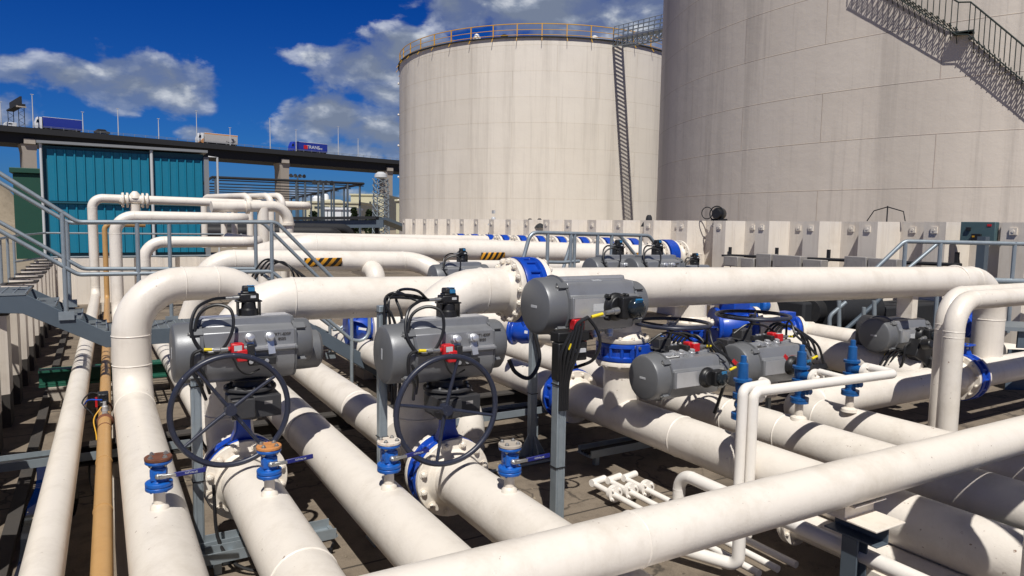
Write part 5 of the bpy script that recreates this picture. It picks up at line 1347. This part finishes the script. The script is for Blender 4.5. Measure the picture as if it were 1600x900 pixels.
# cables to second front post
cc = thing('cable_bundle', 'black cables bunched at the top of the post left of the second actuator', 'cable', None, (pC_.x, pC_.y, 1.85))
for i in range(4):
    cable(cc, [V((XC - .17, YFC + .085, zb + .01 + .934 * .95)), V((XC - .28, YFC + .12 - .03 * i, 1.93 + .022 * i - (.05 if i == 2 else 0))), V((pC_.x + .05 + .03 * i, pC_.y - .04, 1.92 + .02 * i)), V((pC_.x - .0 + .03 * i * (i % 2), pC_.y - .06, 1.86 + .02 * i)), V((pC_.x + .04 * i, pC_.y - .06 - .02 * i, 1.6 + .03 * i)), V((pC_.x + .03 + .02 * i, pC_.y - .08, 1.2 - .1 * i))], .011)
# cable drooping at rear of the second actuator
cable(None, [at_fwd(833, 512, 7.3), at_fwd(843, 560, 7.25), at_fwd(828, 590, 7.2), at_fwd(806, 582, 7.2), at_fwd(795, 562, 7.2)], .022)
tag(bpy.context.scene.collection.objects[-1], 'thick black cable hanging in a loop right of the second actuator', 'cable')
# ------------------------------------------------------------------ stile over the left pipes
TR = .026
def rail(pts, rr=TR): 
    p, _ = fillet(pts, .16, 5); return MB().sweep(p, rr, 10)
YN, YF = 9.9, 10.75
s1 = thing('stile', 'galvanised step-over stile with handrails crossing the left pipes', 'stile', None, (0, YN, 0))
def grate(parent, x0, x1, y0, y1, z, nm='grating', pitch=.11):
    mb = MB(); n = int((x1 - x0) / pitch)
    for i in range(n + 1): mb.box((x0 + (x1 - x0) * i / n, (y0 + y1) / 2, z - .02), (.014, y1 - y0, .04))
    m = int((y1 - y0) / pitch)
    for i in range(m + 1): mb.box(((x0 + x1) / 2, y0 + (y1 - y0) * i / m, z - .018), (x1 - x0, .014, .028))
    mb.build(nm, 'grating', parent, flat=True)
# landing over the pipes
zl = 1.02
lx0, lx1 = at_Y(152, 515, YN).x, 2.45
zl = at_Y(220, 516, YN).z
def plate(parent, pts, Y, th, mat='galv_blue', nm='stringer'):
    mb = MB(); mb.prism([(p.x, p.z) for p in pts], (0, Y, 0), (1, 0, 0), (0, 0, 1), (0, th, 0)); mb.build(nm, mat, parent, bevel=.004)
for Y_ in (YN, YF):
    dz = V((0, 0, -.16))
    a0 = at_Y(-60, 461, YN); a1 = at_Y(42, 461, YN); b0 = at_Y(165, 518, YN); b1 = V((lx1, YN, zl))
    c1 = V((lx1 + 1.5, YN, .02))
    plate(s1, [a0 + dz * 1.25, a1 + dz * 1.35 - V((.05, 0, 0)), b0 + dz * 1.25, b1 + dz * 1.1, c1 + V((-.15, 0, 0)), c1 + V((.12, 0, .04)), b1 + V((.05, 0, 0)), b0, a1, a0], Y_, .012)
za = at_Y(30, 457, YN).z
grate(s1, at_Y(-60, 461, YN).x, at_Y(40, 461, YN).x, YN, YF, za)
grate(s1, lx0, lx1, YN + .02, YF, zl + .01)
nst = 3
for i in range(nst):
    t = (i + .6) / nst; a = at_Y(42, 461, YN).lerp(at_Y(165, 518, YN), t); grate(s1, a.x - .10, a.x + .12, YN + .02, YF, a.z - .02, 'tread')
for i in range(4):
    t = (i + .7) / 4; grate(s1, lx1 + 1.5 * t - .12, lx1 + 1.5 * t + .12, YN + .02, YF, zl * (1 - t), 'tread')
nr = rail([at_Y(-40, 246, YN), at_Y(121, 347, YN), at_Y(432, 347, YN), at_Y(577, 492, YN), at_Y(577, 538, YN), at_Y(548, 530, YN)]); nr.build('hand_rail', 'galv', s1)
nm_ = rail([at_Y(-40, 338, YN), at_Y(122, 429, YN), at_Y(425, 424, YN), at_Y(548, 530, YN)]); nm_.build('mid_rail', 'galv', s1)
fr_ = rail([at_Y(-40, 262, YF), at_Y(107, 348, YF), at_Y(410, 347, YF), at_Y(541, 477, YF), at_Y(541, 515, YF), at_Y(520, 515, YF)]); fr_.build('hand_rail', 'galv', s1)
fm_ = rail([at_Y(-40, 325, YF), at_Y(130, 420, YF), at_Y(400, 420, YF), at_Y(520, 512, YF)]); fm_.build('mid_rail', 'galv', s1)
for x_, yt, yb, Y_ in ((97, 330, 500, YN), (214, 349, 515, YN), (424, 348, 515, YN), (549, 464, 612, YN), (104, 345, 480, YF), (399, 349, 512, YF), (515, 452, 560, YF), (264, 349, 505, YF)):
    a, b2 = at_Y(x_, yt, Y_), at_Y(x_, yb, Y_); b2.x = a.x
    mb = MB(); mb.sweep([a, b2], TR, 10); mb.box(b2 + V((0, -.02, .05)), (.16, .012, .10)); mb.build('rail_post', 'galv', s1)
# green supports on plinths
def green_support(x_, y_, z_top, label):
    p = at_z(x_, y_, 0.0); root = thing('pipe_support', label, 'pipe support', None, (p.x, p.y, 0))
    mb = MB(); mb.box((p.x, p.y, .08), (.5, .4, .16)); mb.build('plinth', 'conc', root, bevel=.01)
    mb = MB(); mb.box((p.x, p.y, (z_top + .16) / 2), (.02, .2, z_top - .16)); mb.box((p.x - .07, p.y, (z_top + .16) / 2), (.014, .2, z_top - .16)); mb.box((p.x + .07, p.y, (z_top + .16) / 2), (.014, .2, z_top - .16)); mb.box((p.x, p.y, .17), (.3, .3, .02)); mb.build('column', 'green_steel', root)
    mb = MB()
    for i in (-1, 1):
        for j in (-1, 1): mb.lathe((p.x + i * .12, p.y + j * .12, .18), (0, 0, 1), [(0, .02), (.03, .02)], 6)
    mb.build('anchor_bolts', 'steel_nut', root)
green_support(585, 588, .72, 'green steel support on a concrete plinth left of the second actuator')
gb_ = thing('sleeper_beam', 'green steel sleeper beam carrying the left pipes under the stile', 'beam', None, (0, 10.6, 0))
yb_ = at_z(100, 590, .28).y
mb = MB(); mb.box((.9, yb_, .40), (3.3, .2, .03)); mb.box((.9, yb_, .30), (3.3, .03, .18)); mb.box((.9, yb_, .20), (3.3, .2, .03)); mb.build('beam', 'green_steel', gb_)
mb = MB()
for x_ in (-.5, 1.0, 2.3): mb.box((x_, yb_, .09), (.3, .3, .18))
mb.build('plinth', 'conc', gb_)
q = at_z(1480, 872, .22); gb2 = thing('sleeper_beam', 'green steel beam end under the pipes in the lower right corner', 'beam', None, (q.x, q.y, 0))
mb = MB(); mb.box((q.x + .75, q.y, .335), (2.6, .16, .02)); mb.box((q.x + .75, q.y, .24), (2.6, .02, .17)); mb.box((q.x + .75, q.y, .145), (2.6, .16, .02)); mb.build('beam', 'green_steel', gb2)
mb = MB(); mb.box((q.x - .2, q.y, .065), (.25, .25, .13)); mb.build('plinth', 'conc', gb2)
for Ys, lab in ((7.6, 'dark steel sleeper beam under the pipes behind the front actuators'),):
    root = thing('sleeper_beam', lab, 'beam', None, (2, Ys, 0)); mb = MB(); lx_ = 3.0 if Ys < 5 else 6.4; mb.box((lx_ / 2 - .3, Ys, .36), (lx_, .16, .02)); mb.box((lx_ / 2 - .3, Ys, .28), (lx_, .02, .15)); mb.box((lx_ / 2 - .3, Ys, .19), (lx_, .16, .02)); mb.build('beam', 'wall_dark', root)
    mb = MB(); [mb.box((x_, Ys, .09), (.25, .25, .18)) for x_ in ((.0, 2.0) if Ys < 5 else (.0, 2.0, 4.0, 5.9))]; mb.build('plinth', 'conc', root)
# cable trays
def tray(label, x0, x1, Y, z, w_=.24, cabs=3):
    root = thing('cable_tray', label, 'cable tray', None, (x0, Y, z))
    mb = MB()
    for s_ in (-1, 1): mb.box(((x0 + x1) / 2, Y + s_ * w_ / 2, z), (x1 - x0, .012, .075)); mb.box(((x0 + x1) / 2, Y + s_ * (w_ / 2 - .02), z - .035), (x1 - x0, .04, .006))
    n = int((x1 - x0) / .22)
    for i in range(n + 1): mb.box((x0 + (x1 - x0) * i / n, Y, z - .025), (.03, w_, .014))
    mb.build('ladder_tray', 'galv', root)
    mb = MB()
    for i in range(cabs): mb.sweep([(x0, Y + (i - (cabs - 1) / 2) * .05, z - .005), ((x0 + x1) / 2, Y + (i - (cabs - 1) / 2) * .05 + .008, z - .003), (x1, Y + (i - (cabs - 1) / 2) * .05, z - .005)], .012, 8)
    if cabs: mb.build('cables', 'black', root)
    for x_ in (x0 + .15, x1 - .2): mb = MB(); mb.box((x_, Y, z / 2 - .03), (.05, .05, z - .05)); mb.build('leg', 'galv', root)
p = at_z(40, 720, .30); tray('galvanised cable tray with black cables passing under the left pipes', p.x - .6, .72, p.y, .30)
p = at_z(350, 852, .14); tray('short galvanised tray end beside the left front post', .58, p.x + .12, p.y, .16, .2, 1)
p = at_z(505, 828, .16); tray('galvanised tray end between the two front valve pipes', p.x - .9, p.x + .07, p.y, .16, .2, 0)
p0_ = at_z(740, 650, .36); p1_ = at_z(860, 640, .36); tray('galvanised cable tray with black cables behind the second handwheel', 2.7, p1_.x + .1, p0_.y, .36, .25, 4)
p = at_z(1000, 742, .14); tray('dark cable tray on the floor behind the hooped white pipe', p.x - .1, p.x + 1.5, p.y + .75, .16, .22, 3)
p = at_z(1290, 585, .55); tray('cable tray between the second and third relief valve', p.x - .9, p.x + .7, p.y + .3, .62, .3, 4)
# instrument on the orange pipe
p = at_z(157, 640, .5); iv = thing('inline_valve', 'small brass and black inline valve with cables on the orange pipe', 'valve', None, (xoy(p.y), p.y, .45))
y0 = p.y; xo = xoy(y0)
mb = MB(); mb.lathe((xo, y0 - .35, .45), (0, 1, 0), [(0, .05), (.02, .075), (.06, .075), (.07, .045), (.20, .05), (.30, .058), (.42, .05), (.55, .05), (.56, .075), (.60, .075), (.62, .05)], 20); mb.build('valve_body', 'rust', iv)
mb = MB(); mb.box((xo - .01, y0 + .18, .58), (.10, .16, .12)); mb.box((xo - .01, y0 + .02, .55), (.07, .12, .08)); mb.build('housing', 'black', iv, bevel=.01)
mb = MB(); mb.lathe((xo, y0 - .08, .50), (0, 0, 1), [(0, .035), (.05, .03), (.06, .018), (.10, .015)], 12); mb.build('fitting', 'alu', iv); mb = MB(); mb.lathe((xo, y0 - .22, .50), (0, 0, 1), [(0, .03), (.04, .026)], 10); mb.build('fitting', 'alu', iv)
cable(iv, [(xo, y0 + .1, .62), (xo - .12, y0 + .12, .66), (xo - .2, y0 + .02, .58), (xo - .12, y0 - .1, .5), (xo - .05, y0 - .3, .4)], .008)
cable(iv, [(xo - .02, y0 + .0, .60), (xo - .14, y0 + .06, .60), (xo - .18, y0 + .1, .55)], .008, 'blue')
cable(iv, [(xo - .03, y0 - .1, .55), (xo - .10, y0 - .2, .45), (xo - .08, y0 - .4, .30), (xo - .10, y0 - .9, .1)], .006, 'rail_yellow')
cable(iv, [(xo - .06, y0 - .5, .35), (xo - .14, y0 - .8, .2), (xo - .13, y0 - 1.2, .1), (xo - .08, y0 - 1.5, .05)], .008)
mb = MB(); mb.box((xo - .075, y0 + .15, .55), (.02, .05, .10)); mb.build('end_stop', 'red', iv)
for i, (xx, lab) in enumerate(((xo + .11, 'loose black cable lying between the orange pipe and the arch pipe'), (xo - .085, 'loose black cable hanging left of the orange pipe'))):
    cable(None, [(xx, 4.6, .1), (xx + .04, 4.2, .25), (xx - .0, 3.8, .12), (xx + .05, 3.3, .05), (xx + .02, 2.6, .1)], .009); tag(COL.objects[-1], lab, 'cable')
# loose cable on the floor at the left front post
cable(None, [(.66, 5.3, .6), (.68, 5.2, .2), (.85, 5.0, .05), (1.3, 4.9, .02), (1.5, 5.2, .02)], .012); tag(COL.objects[-1], 'black cable curling on the floor from the left front post', 'cable')

# ------------------------------------------------------------------ stile in the middle distance
YM = 9.5
s2 = thing('stile', 'galvanised handrailed stile behind the high pipe in the middle distance', 'stile', None, at_Y(925, 430, YM))
def pm_(x_, y_, Y_=YM): return at_Y(x_, y_, Y_)
rail([pm_(812, 425), pm_(829, 363), pm_(1014, 368), pm_(1046, 411)], .032).build('hand_rail', 'galv', s2)
rail([pm_(880, 420, YM + .8), pm_(896, 366, YM + .8), pm_(968, 367, YM + .8), pm_(1000, 408, YM + .8)], .032).build('hand_rail', 'galv', s2)
rail([pm_(815, 409), pm_(880, 410), pm_(905, 408)], .028).build('mid_rail', 'galv', s2)
for x_, y0_ in ((856, 364), (892, 365), (898, 366), (934, 366), (956, 366), (1001, 367)):
    a = pm_(x_, y0_); b2 = pm_(x_, 445); b2.x = a.x; mb = MB(); mb.sweep([a, b2], .03, 8); mb.build('rail_post', 'galv', s2)
mb = MB(); q = pm_(925, 452); mb.box((q.x, YM + .4, q.z), (2.1, .9, .05)); mb.build('platform', 'grating', s2)

# ------------------------------------------------------------------ right walkway in front of the tall wall
FW = 12.0
s3 = thing('walkway', 'galvanised handrailed walkway with steps at the right, before the tall wall', 'walkway', None, at_fwd(1500, 470, FW))
def pr_(x_, y_, f_=FW): return at_fwd(x_, y_, f_)
rail([pr_(1365, 423), pr_(1413, 377), pr_(1640, 382)], .036).build('hand_rail', 'galv', s3)
rail([pr_(1410, 427, FW + .8), pr_(1468, 378, FW + .8), pr_(1640, 381, FW + .8)], .034).build('hand_rail', 'galv', s3)
rail([pr_(1440, 432), pr_(1470, 436), pr_(1640, 441)], .05).build('mid_rail', 'galv', s3)
for x_ in (1415, 1470, 1586): 
    a = pr_(x_, 378); b2 = pr_(x_, 520); b2.x, b2.y = a.x, a.y; mb = MB(); mb.sweep([a, b2], .034, 8); mb.build('rail_post', 'galv', s3)
a = pr_(1536, 380, FW + .6); mb = MB(); mb.box((a.x, a.y, 1.2), (.14, .14, 2.4)); mb.build('wide_post', 'galv_blue', s3)
qa, qb = pr_(1540, 508, 11.2), pr_(1660, 512, 11.2)
mb = MB(); mb.bar(qa, qb, .8, .06); mb.build('deck', 'grating', s3); mb = MB(); mb.bar(qa + V((.1, -.42, -.16)), qb + V((.1, -.42, -.16)), .03, .30); mb.bar(qa + V((.1, -.3, -.7)), qb + V((.1, -.3, -.7)), .03, .7); mb.build('deck_side', 'galv_blue', s3)
# further stile posts in the dark under the high pipe
s4 = thing('stile', 'handrails of a stile in the shade beneath the right part of the high pipe', 'stile', None, pr_(1330, 530, 11))
rail([pr_(1296, 535, 11), pr_(1296, 494, 11), pr_(1322, 472, 11)], .032).build('hand_rail', 'galv', s4)
rail([pr_(1311, 535, 11), pr_(1311, 470, 11)], .032).build('rail_post', 'galv', s4)
rail([pr_(1310, 525, 11), pr_(1368, 474, 11), pr_(1420, 420, 11)], .036).build('mid_rail', 'galv_blue', s4)
rail([pr_(1366, 470, 10.6), pr_(1366, 505, 10.6)], .032).build('rail_post', 'galv', s4)
rail([pr_(1350, 480, 10.6), pr_(1349, 508, 10.6), pr_(1362, 515, 10.6)], .03).build('hand_rail', 'galv', s4)
rail([pr_(1409, 470, 11), pr_(1409, 510, 11)], .034).build('rail_post', 'galv', s4)
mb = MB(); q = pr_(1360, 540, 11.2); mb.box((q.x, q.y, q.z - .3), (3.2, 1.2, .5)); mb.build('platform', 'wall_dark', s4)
# perforated marker and dark machinery in the shade under the high pipe
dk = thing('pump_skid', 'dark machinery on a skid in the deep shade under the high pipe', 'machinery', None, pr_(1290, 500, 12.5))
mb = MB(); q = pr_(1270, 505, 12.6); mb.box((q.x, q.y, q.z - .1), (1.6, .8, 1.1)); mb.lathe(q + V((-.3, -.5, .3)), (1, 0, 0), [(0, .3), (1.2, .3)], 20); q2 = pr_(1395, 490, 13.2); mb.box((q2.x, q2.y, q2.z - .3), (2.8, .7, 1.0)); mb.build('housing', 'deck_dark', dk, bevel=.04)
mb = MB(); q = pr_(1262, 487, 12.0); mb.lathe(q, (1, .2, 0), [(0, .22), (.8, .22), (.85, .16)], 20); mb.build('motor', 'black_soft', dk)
for i in range(12):
    pass
# control cabinet on the wall
q = at_X(1530, 362, XR - .06)
cbx = thing('control_panel', 'dark control panel with red mark on the tall wall at right', 'control panel', None, q)
mb = MB(); mb.box(q, (.14, .60, .36)); mb.build('case', 'cab_teal', cbx, bevel=.01)
mb = MB(); mb.box(q + V((-.085, .0, -.10)), (.06, .16, .12)); mb.box(q + V((-.085, .15, .05)), (.04, .08, .06)); mb.build('switch', 'black', cbx, bevel=.005)
mb = MB(); mb.box(q + V((-.074, -.20, .12)), (.008, .07, .04)); mb.build('red_mark', 'red', cbx)
mb = MB(); mb.box(q + V((-.086, .04, -.09)), (.07, .04, .03)); mb.build('lamp', 'rail_yellow', cbx)
# row of grey instrument boxes
for i, (x0_, x1_, y0_, y1_, lab) in enumerate(((1136, 1157, 400, 417, 'light grey instrument box at the left of the row by the tall wall'), (1163, 1182, 403, 419, 'small lower grey instrument box, second of the row by the tall wall'),
                            (1187, 1209, 396, 421, 'square grey instrument box in the middle of the row by the tall wall'), (1213, 1255, 398, 421, 'wide grey instrument box in the middle of the row by the tall wall'),
                            (1260, 1288, 405, 421, 'low grey instrument box right of the wide one by the tall wall'), (1325, 1358, 400, 421, 'brown-grey instrument box left of the last one by the walkway rail'), (1362, 1406, 403, 421, 'long brown-grey instrument box touching the walkway rail'))):
    X_ = XR - .55 - .03 * (i % 2)
    qa, qb = at_X(x0_, y0_, X_), at_X(x1_, y1_, X_); q = (qa + qb) / 2; wd_ = abs(qa.y - qb.y); h_ = abs(qa.z - qb.z)
    root = thing('instrument_box', lab, 'instrument box', 'grey instrument boxes by the tall wall', q)
    mb = MB(); mb.box(q, (.25, wd_, h_)); mb.build('case', 'grey_box', root, bevel=.012)
    mb = MB(); mb.box(q + V((-.128, 0, -.02)), (.008, wd_ * .75, h_ * .6)); mb.build('cover', 'grey_box', root)
    mb = MB(); mb.sweep([q + V((-.05, .05, -h_ / 2)), q + V((-.08, .09, -h_ / 2 - .5))], .016, 6); mb.build('conduit', 'black', root)
a = at_X(1138, 399, XR - .3); b2 = at_X(1502, 414, XR - .3)
cr = thing('conduit_rail', 'dark horizontal conduit rail on brackets along the tall wall', 'conduit', None, a)
mb = MB(); mb.sweep([a, b2], .035, 8); mb.build('conduit', 'deck_dark', cr)
for x_, y0_, y1_ in ((1141, 386, 400), (1214, 387, 402), (1295, 390, 408), (1496, 394, 414)):
    t = at_X(x_, y0_, XR - .02); b3 = at_X(x_, y1_, XR - .3); mb = MB(); mb.bar(t, V((t.x, t.y, b3.z)), .06, .06); mb.bar(V((t.x, t.y, b3.z)), V((b3.x, t.y, b3.z)), .05, .05); mb.build('bracket', 'deck_dark', cr)

# siren / hose reel on the wall and small devices along the wall top
q = at_X(1124, 334, XR + .3)
sr_ = thing('warning_siren', 'black round siren with a guard on top of the tall wall', 'siren', None, q)
mb = MB(); mb.lathe(q, (-1, -.3, 0), [(-.25, .08), (-.1, .16), (.1, .17), (.2, .12)], 16); mb.box(q + V((0, 0, -.16)), (.2, .4, .05)); mb.build('horn', 'black', sr_)
mb = MB(); mb.torus(q + V((-.1, 0, 0)), (-1, -.3, 0), .2, .018, 20, 6); mb.torus(q + V((-.1, .35, .02)), (-1, -.3, 0), .16, .014, 20, 6); mb.build('guard', 'deck_dark', sr_)
for x_, y_, lab in ((771, 344, 'small white and dark device on the far wall top, left of the stile'), (828, 347, 'small dark cap on the wall top above the stile, left'), (843, 347, 'small dark cap on the wall top above the stile, right'), (1014, 343, 'pair of small black caps on the wall top near the tank joint'), (1386, 338, 'thin wire hoop bracket on top of the tall wall at right')):
    q = at_X(x_, y_, XR + .35); mb = MB()
    if x_ == 1386:
        mb.sweep([q + V((0, .45, -.1)), q + V((0, .3, .12)), q + V((0, 0, .2)), q + V((0, -.35, .1)), q + V((0, -.4, -.1))], .012, 6); mb.sweep([q + V((0, 0, -.12)), q + V((0, 0, .22))], .015, 6)
    else:
        mb.lathe(q + V((0, 0, -.22)), (0, 0, 1), [(0, .25), (.1, .2), (.2, .1), (.3, .09), (.36, .05)], 12)
        if x_ == 771: mb.box(q + V((0, 0, .35)), (.08, .16, .14))
    tag(mb.build('wall_device', 'deck_dark' if x_ != 771 else 'label_grey'), lab, 'device')

# ------------------------------------------------------------------ blue valves and pieces in the depth
def lump(label, x_, y_, f_, sc_=1.0, flange_dir=(1, -.5, 0)):
    q = at_fwd(x_, y_, f_); root = thing('check_valve', label, 'valve', None, q); d = V(flange_dir).normalized()
    mb = MB(); mb.lathe(q - d * .25 * sc_, d, [(0, .24 * sc_), (.05 * sc_, .24 * sc_), (.06 * sc_, .17 * sc_), (.2 * sc_, .21 * sc_), (.38 * sc_, .18 * sc_), (.40 * sc_, .25 * sc_), (.46 * sc_, .25 * sc_)], 28); mb.box(q + V((0, 0, .2 * sc_)), (.26 * sc_, .24 * sc_, .26 * sc_)); mb.build('valve_body', 'blue', root, bevel=.01)
    mb = MB(); mb.lathe(q + d * .22 * sc_, d, [(0, .25 * sc_), (.05 * sc_, .25 * sc_), (.06 * sc_, .16 * sc_), (.3 * sc_, .15 * sc_)], 28)
    for k in range(10):
        u = V((0, 0, 1)); w_ = d.cross(u); an = .628 * k; mb.lathe(q + d * .27 * sc_ + (u * math.cos(an) + w_ * math.sin(an)) * .205 * sc_, d, [(0, .022), (.02, .02)], 6)
    mb.build('flange', 'cream_fit', root)
    mb = MB(); mb.box(q + V((-.08, -.25 * sc_, .02)), (.12, .004, .035), Matrix.Rotation(.2, 3, 'Y')); mb.build('plate', 'white_plain', root)
lump('blue valve with white plate behind the right flat handwheel', 1146, 512, 8.6, 1.05)
lump('blue valve at the left end of the slim pipe under the high pipe', 1226, 516, 10.4, .85, (1, -.45, 0))
lump('blue flanged valve seen between the two front actuators', 566, 512, 10.6, 1.0, (1, -.1, 0))
lump('blue valve seen through the twin arch pipes', 1507, 506, 10.6, .9, (1, 0, 0))
pipe('process_pipe', [at_fwd(580, 512, 10.6), at_fwd(580, 512, 10.6) + V((3.0, -.3, 0))], .24, 'short cream pipe right of the blue flange between the front actuators', weld=False)
lump('blue valve with cream flange in the gap left of the centre post', 822, 518, 8.6, .75, (.6, -1, 0))
q = at_fwd(1165, 478, 8.8); mb = MB(); mb.box(q, (.34, .2, .22)); mb.lathe(q + V((.2, -.05, .0)), (1, 0, 0), [(0, .09), (.12, .09)], 14); tag(mb.build('gear_housing', 'light_blue', None, bevel=.03), 'light blue gear housing above the right flat handwheel', 'gear housing')
q = at_fwd(1035, 540, 7.2); mb = MB(); mb.box(q, (.10, .08, .16)); mb.lathe(q + V((0, 0, .08)), (0, 0, 1), [(0, .03), (.03, .03)], 10); tag(mb.build('blue_box', 'light_blue', None, bevel=.01), 'small light blue box left of the red solenoid in the shade', 'box')
# cabling mess in the depth
rnd = random.Random(3)
for i, (x_, y_, f_, lab) in enumerate(((1085, 535, 7.2, 'black cables looping over the left mid actuator'), (1235, 520, 8.0, 'black cables looping over the right mid actuator'), (1420, 560, 9.0, 'black cables hanging under the shaded actuator'), (440, 420, 10.2, 'black cables and box near the stile corner'))):
    root = thing('cable_bundle', lab, 'cable', None, at_fwd(x_, y_, f_))
    for k in range(4):
        w_ = 22 + 10 * k
        cable(root, [at_fwd(x_ - w_, y_ + 6 + k * 5, f_), at_fwd(x_ - w_ * .5, y_ - 8 - k * 2, f_), at_fwd(x_ + w_ * .2, y_ - 10 + k * 2, f_ - .05), at_fwd(x_ + w_ * .8, y_ + 6 + k * 4, f_ - .1), at_fwd(x_ + w_, y_ + 30 + k * 6, f_ - .1)], .014)
q = at_fwd(1435, 550, 8.9); sb_ = thing('solenoid_block', 'black solenoid block hanging below the shaded right actuator', 'solenoid', None, q)
mb = MB(); mb.box(q, (.32, .16, .24), Matrix.Rotation(.5, 3, 'Y')); mb.box(q + V((.18, -.05, -.2)), (.16, .14, .26)); mb.lathe(q + V((-.1, -.1, .12)), (0, -1, .2), [(0, .07), (.12, .06)], 12); mb.build('block', 'black', sb_, bevel=.015)
# slim ground stakes of the bund on the left wall : handrail standards behind it
hr_ = thing('fence', 'galvanised post and rail fence along the left bund wall top', 'fence', None, (XL - .5, 12, 0))
mb = MB(); zt_ = 2.02
XFn = XL - .62
mb.sweep([(XFn, 8, zt_), (XFn, 20.5, zt_)], .03, 8); mb.build('top_rail', 'galv', hr_)
mb = MB(); mb.sweep([(XFn, 20.5, zt_), (XFn + .6, 21.8, zt_ + .05), (5.5, 22.6, zt_ + .02)], .025, 8); mb.build('cross_rail', 'galv', hr_)
mb = MB(); mb.sweep([(XFn, 20.5, zt_ - .62), (XFn + .6, 21.8, zt_ - .58), (5.5, 22.6, zt_ - .6)], .025, 8); mb.build('cross_rail', 'galv', hr_)
for i in range(9):
    Yp = 9.5 + i * 1.4; mb = MB(); mb.sweep([(XFn, Yp, .9), (XFn, Yp, zt_)], .03, 8); mb.build('rail_post', 'galv', hr_)
# concrete strip behind the left wall
structure(MB().add([(XL - 3.4, -4, .95), (XL - .33, -4, .95), (XL - .33, 23, .95), (XL - 3.4, 23, .95)], [(0, 1, 2, 3)]).build('bank', 'gravel'))

# ------------------------------------------------------------------ added shadow casters beside the viewer (outside the picture, their shadows fall in)
wk = thing('walkway', 'added unseen steel walkway beside the viewpoint, shading the right pipes', 'walkway', None, (5.5, .2, 0))  # unseen deck and rails, added so their shadow falls on the right pipes
mb = MB(); mb.box((6.3, -.1, 2.3), (4.8, 1.7, .05)); mb.build('deck', 'galv_blue', wk)
mb = MB()
for Y_ in (-.95, .75): mb.box((6.3, Y_, 2.2), (4.8, .02, .22))
mb.build('deck_side', 'galv_blue', wk)
mb = MB()
for h in (.55, 1.1): mb.sweep([(3.95, .75, 2.3 + h), (8.7, .75, 2.3 + h)], .03, 8)
mb.build('hand_rail', 'galv', wk)
for x_ in (3.95, 5.5, 7.1, 8.7):
    mb = MB(); mb.sweep([(x_, .75, 0 if x_ in (5.5, 8.7) else 2.2), (x_, .75, 3.4)], .03, 8); mb.build('rail_post', 'galv', wk)
pipe('process_pipe', [P(4.0, 1.48, .05), P(4.0, 1.48, 2.25), P(9.5, 1.48, 2.25)], .15, 'added unseen cream pipe on the walkway edge, shading the right pipes', rad=.3)  # unseen pipe, added to cast a dark band across the right pipes
eb = thing('shade_cabinet', 'added unseen tall grey cabinet left of the viewpoint, shading the left floor', 'cabinet', None, (-2.2, 2.2, .95))  # unseen tall block, added to throw shade on the lower left floor
mb = MB(); mb.box((-2.2, 2.2, 2.2), (.9, 3.4, 2.5)); mb.build('case', 'galv_blue', eb, bevel=.02)
mb = MB(); mb.box((-1.745, 1.3, 2.2), (.02, 1.5, 2.3)); mb.build('door', 'galv_blue', eb, bevel=.005); mb = MB(); mb.box((-1.745, 3.0, 2.2), (.02, 1.5, 2.3)); mb.build('door', 'galv_blue', eb, bevel=.005)

# loose stones and grit on the floor
rg = random.Random(11); gb_m = MB()
for i in range(900):
    x_, y_ = rg.uniform(-.6, 9.5), rg.uniform(2.6, 11.5); s_ = rg.uniform(.006, .018)
    if rg.random() < .1: s_ *= 1.8
    an = rg.random() * 6.28; u = V((math.cos(an), math.sin(an), 0)) * s_; w_ = V((-math.sin(an), math.cos(an), 0)) * s_ * rg.uniform(.5, .9); p = V((x_, y_, .002)); t_ = V((rg.uniform(-.3, .3) * s_, rg.uniform(-.3, .3) * s_, s_ * .8))
    gb_m.add([p + u, p + w_, p - u, p - w_, p + t_], [(0, 1, 4), (1, 2, 4), (2, 3, 4), (3, 0, 4)])
go_ = gb_m.build('grit', 'gravel', flat=True); go_['kind'] = 'stuff'
# thin conduits crossing the floor
for i, (Y_, x0_, x1_, lab) in enumerate(((6.0, 2.7, 4.2, 'thin galvanised conduit on the floor behind the centre post'), (3.95, 2.75, 4.3, 'thin galvanised conduit on the floor in front of the hooped white pipe'))):
    tag(MB().sweep([(x0_, Y_, .02), (x1_, Y_ + .02, .02)], .016, 8).build('conduit', 'galv'), lab, 'conduit')
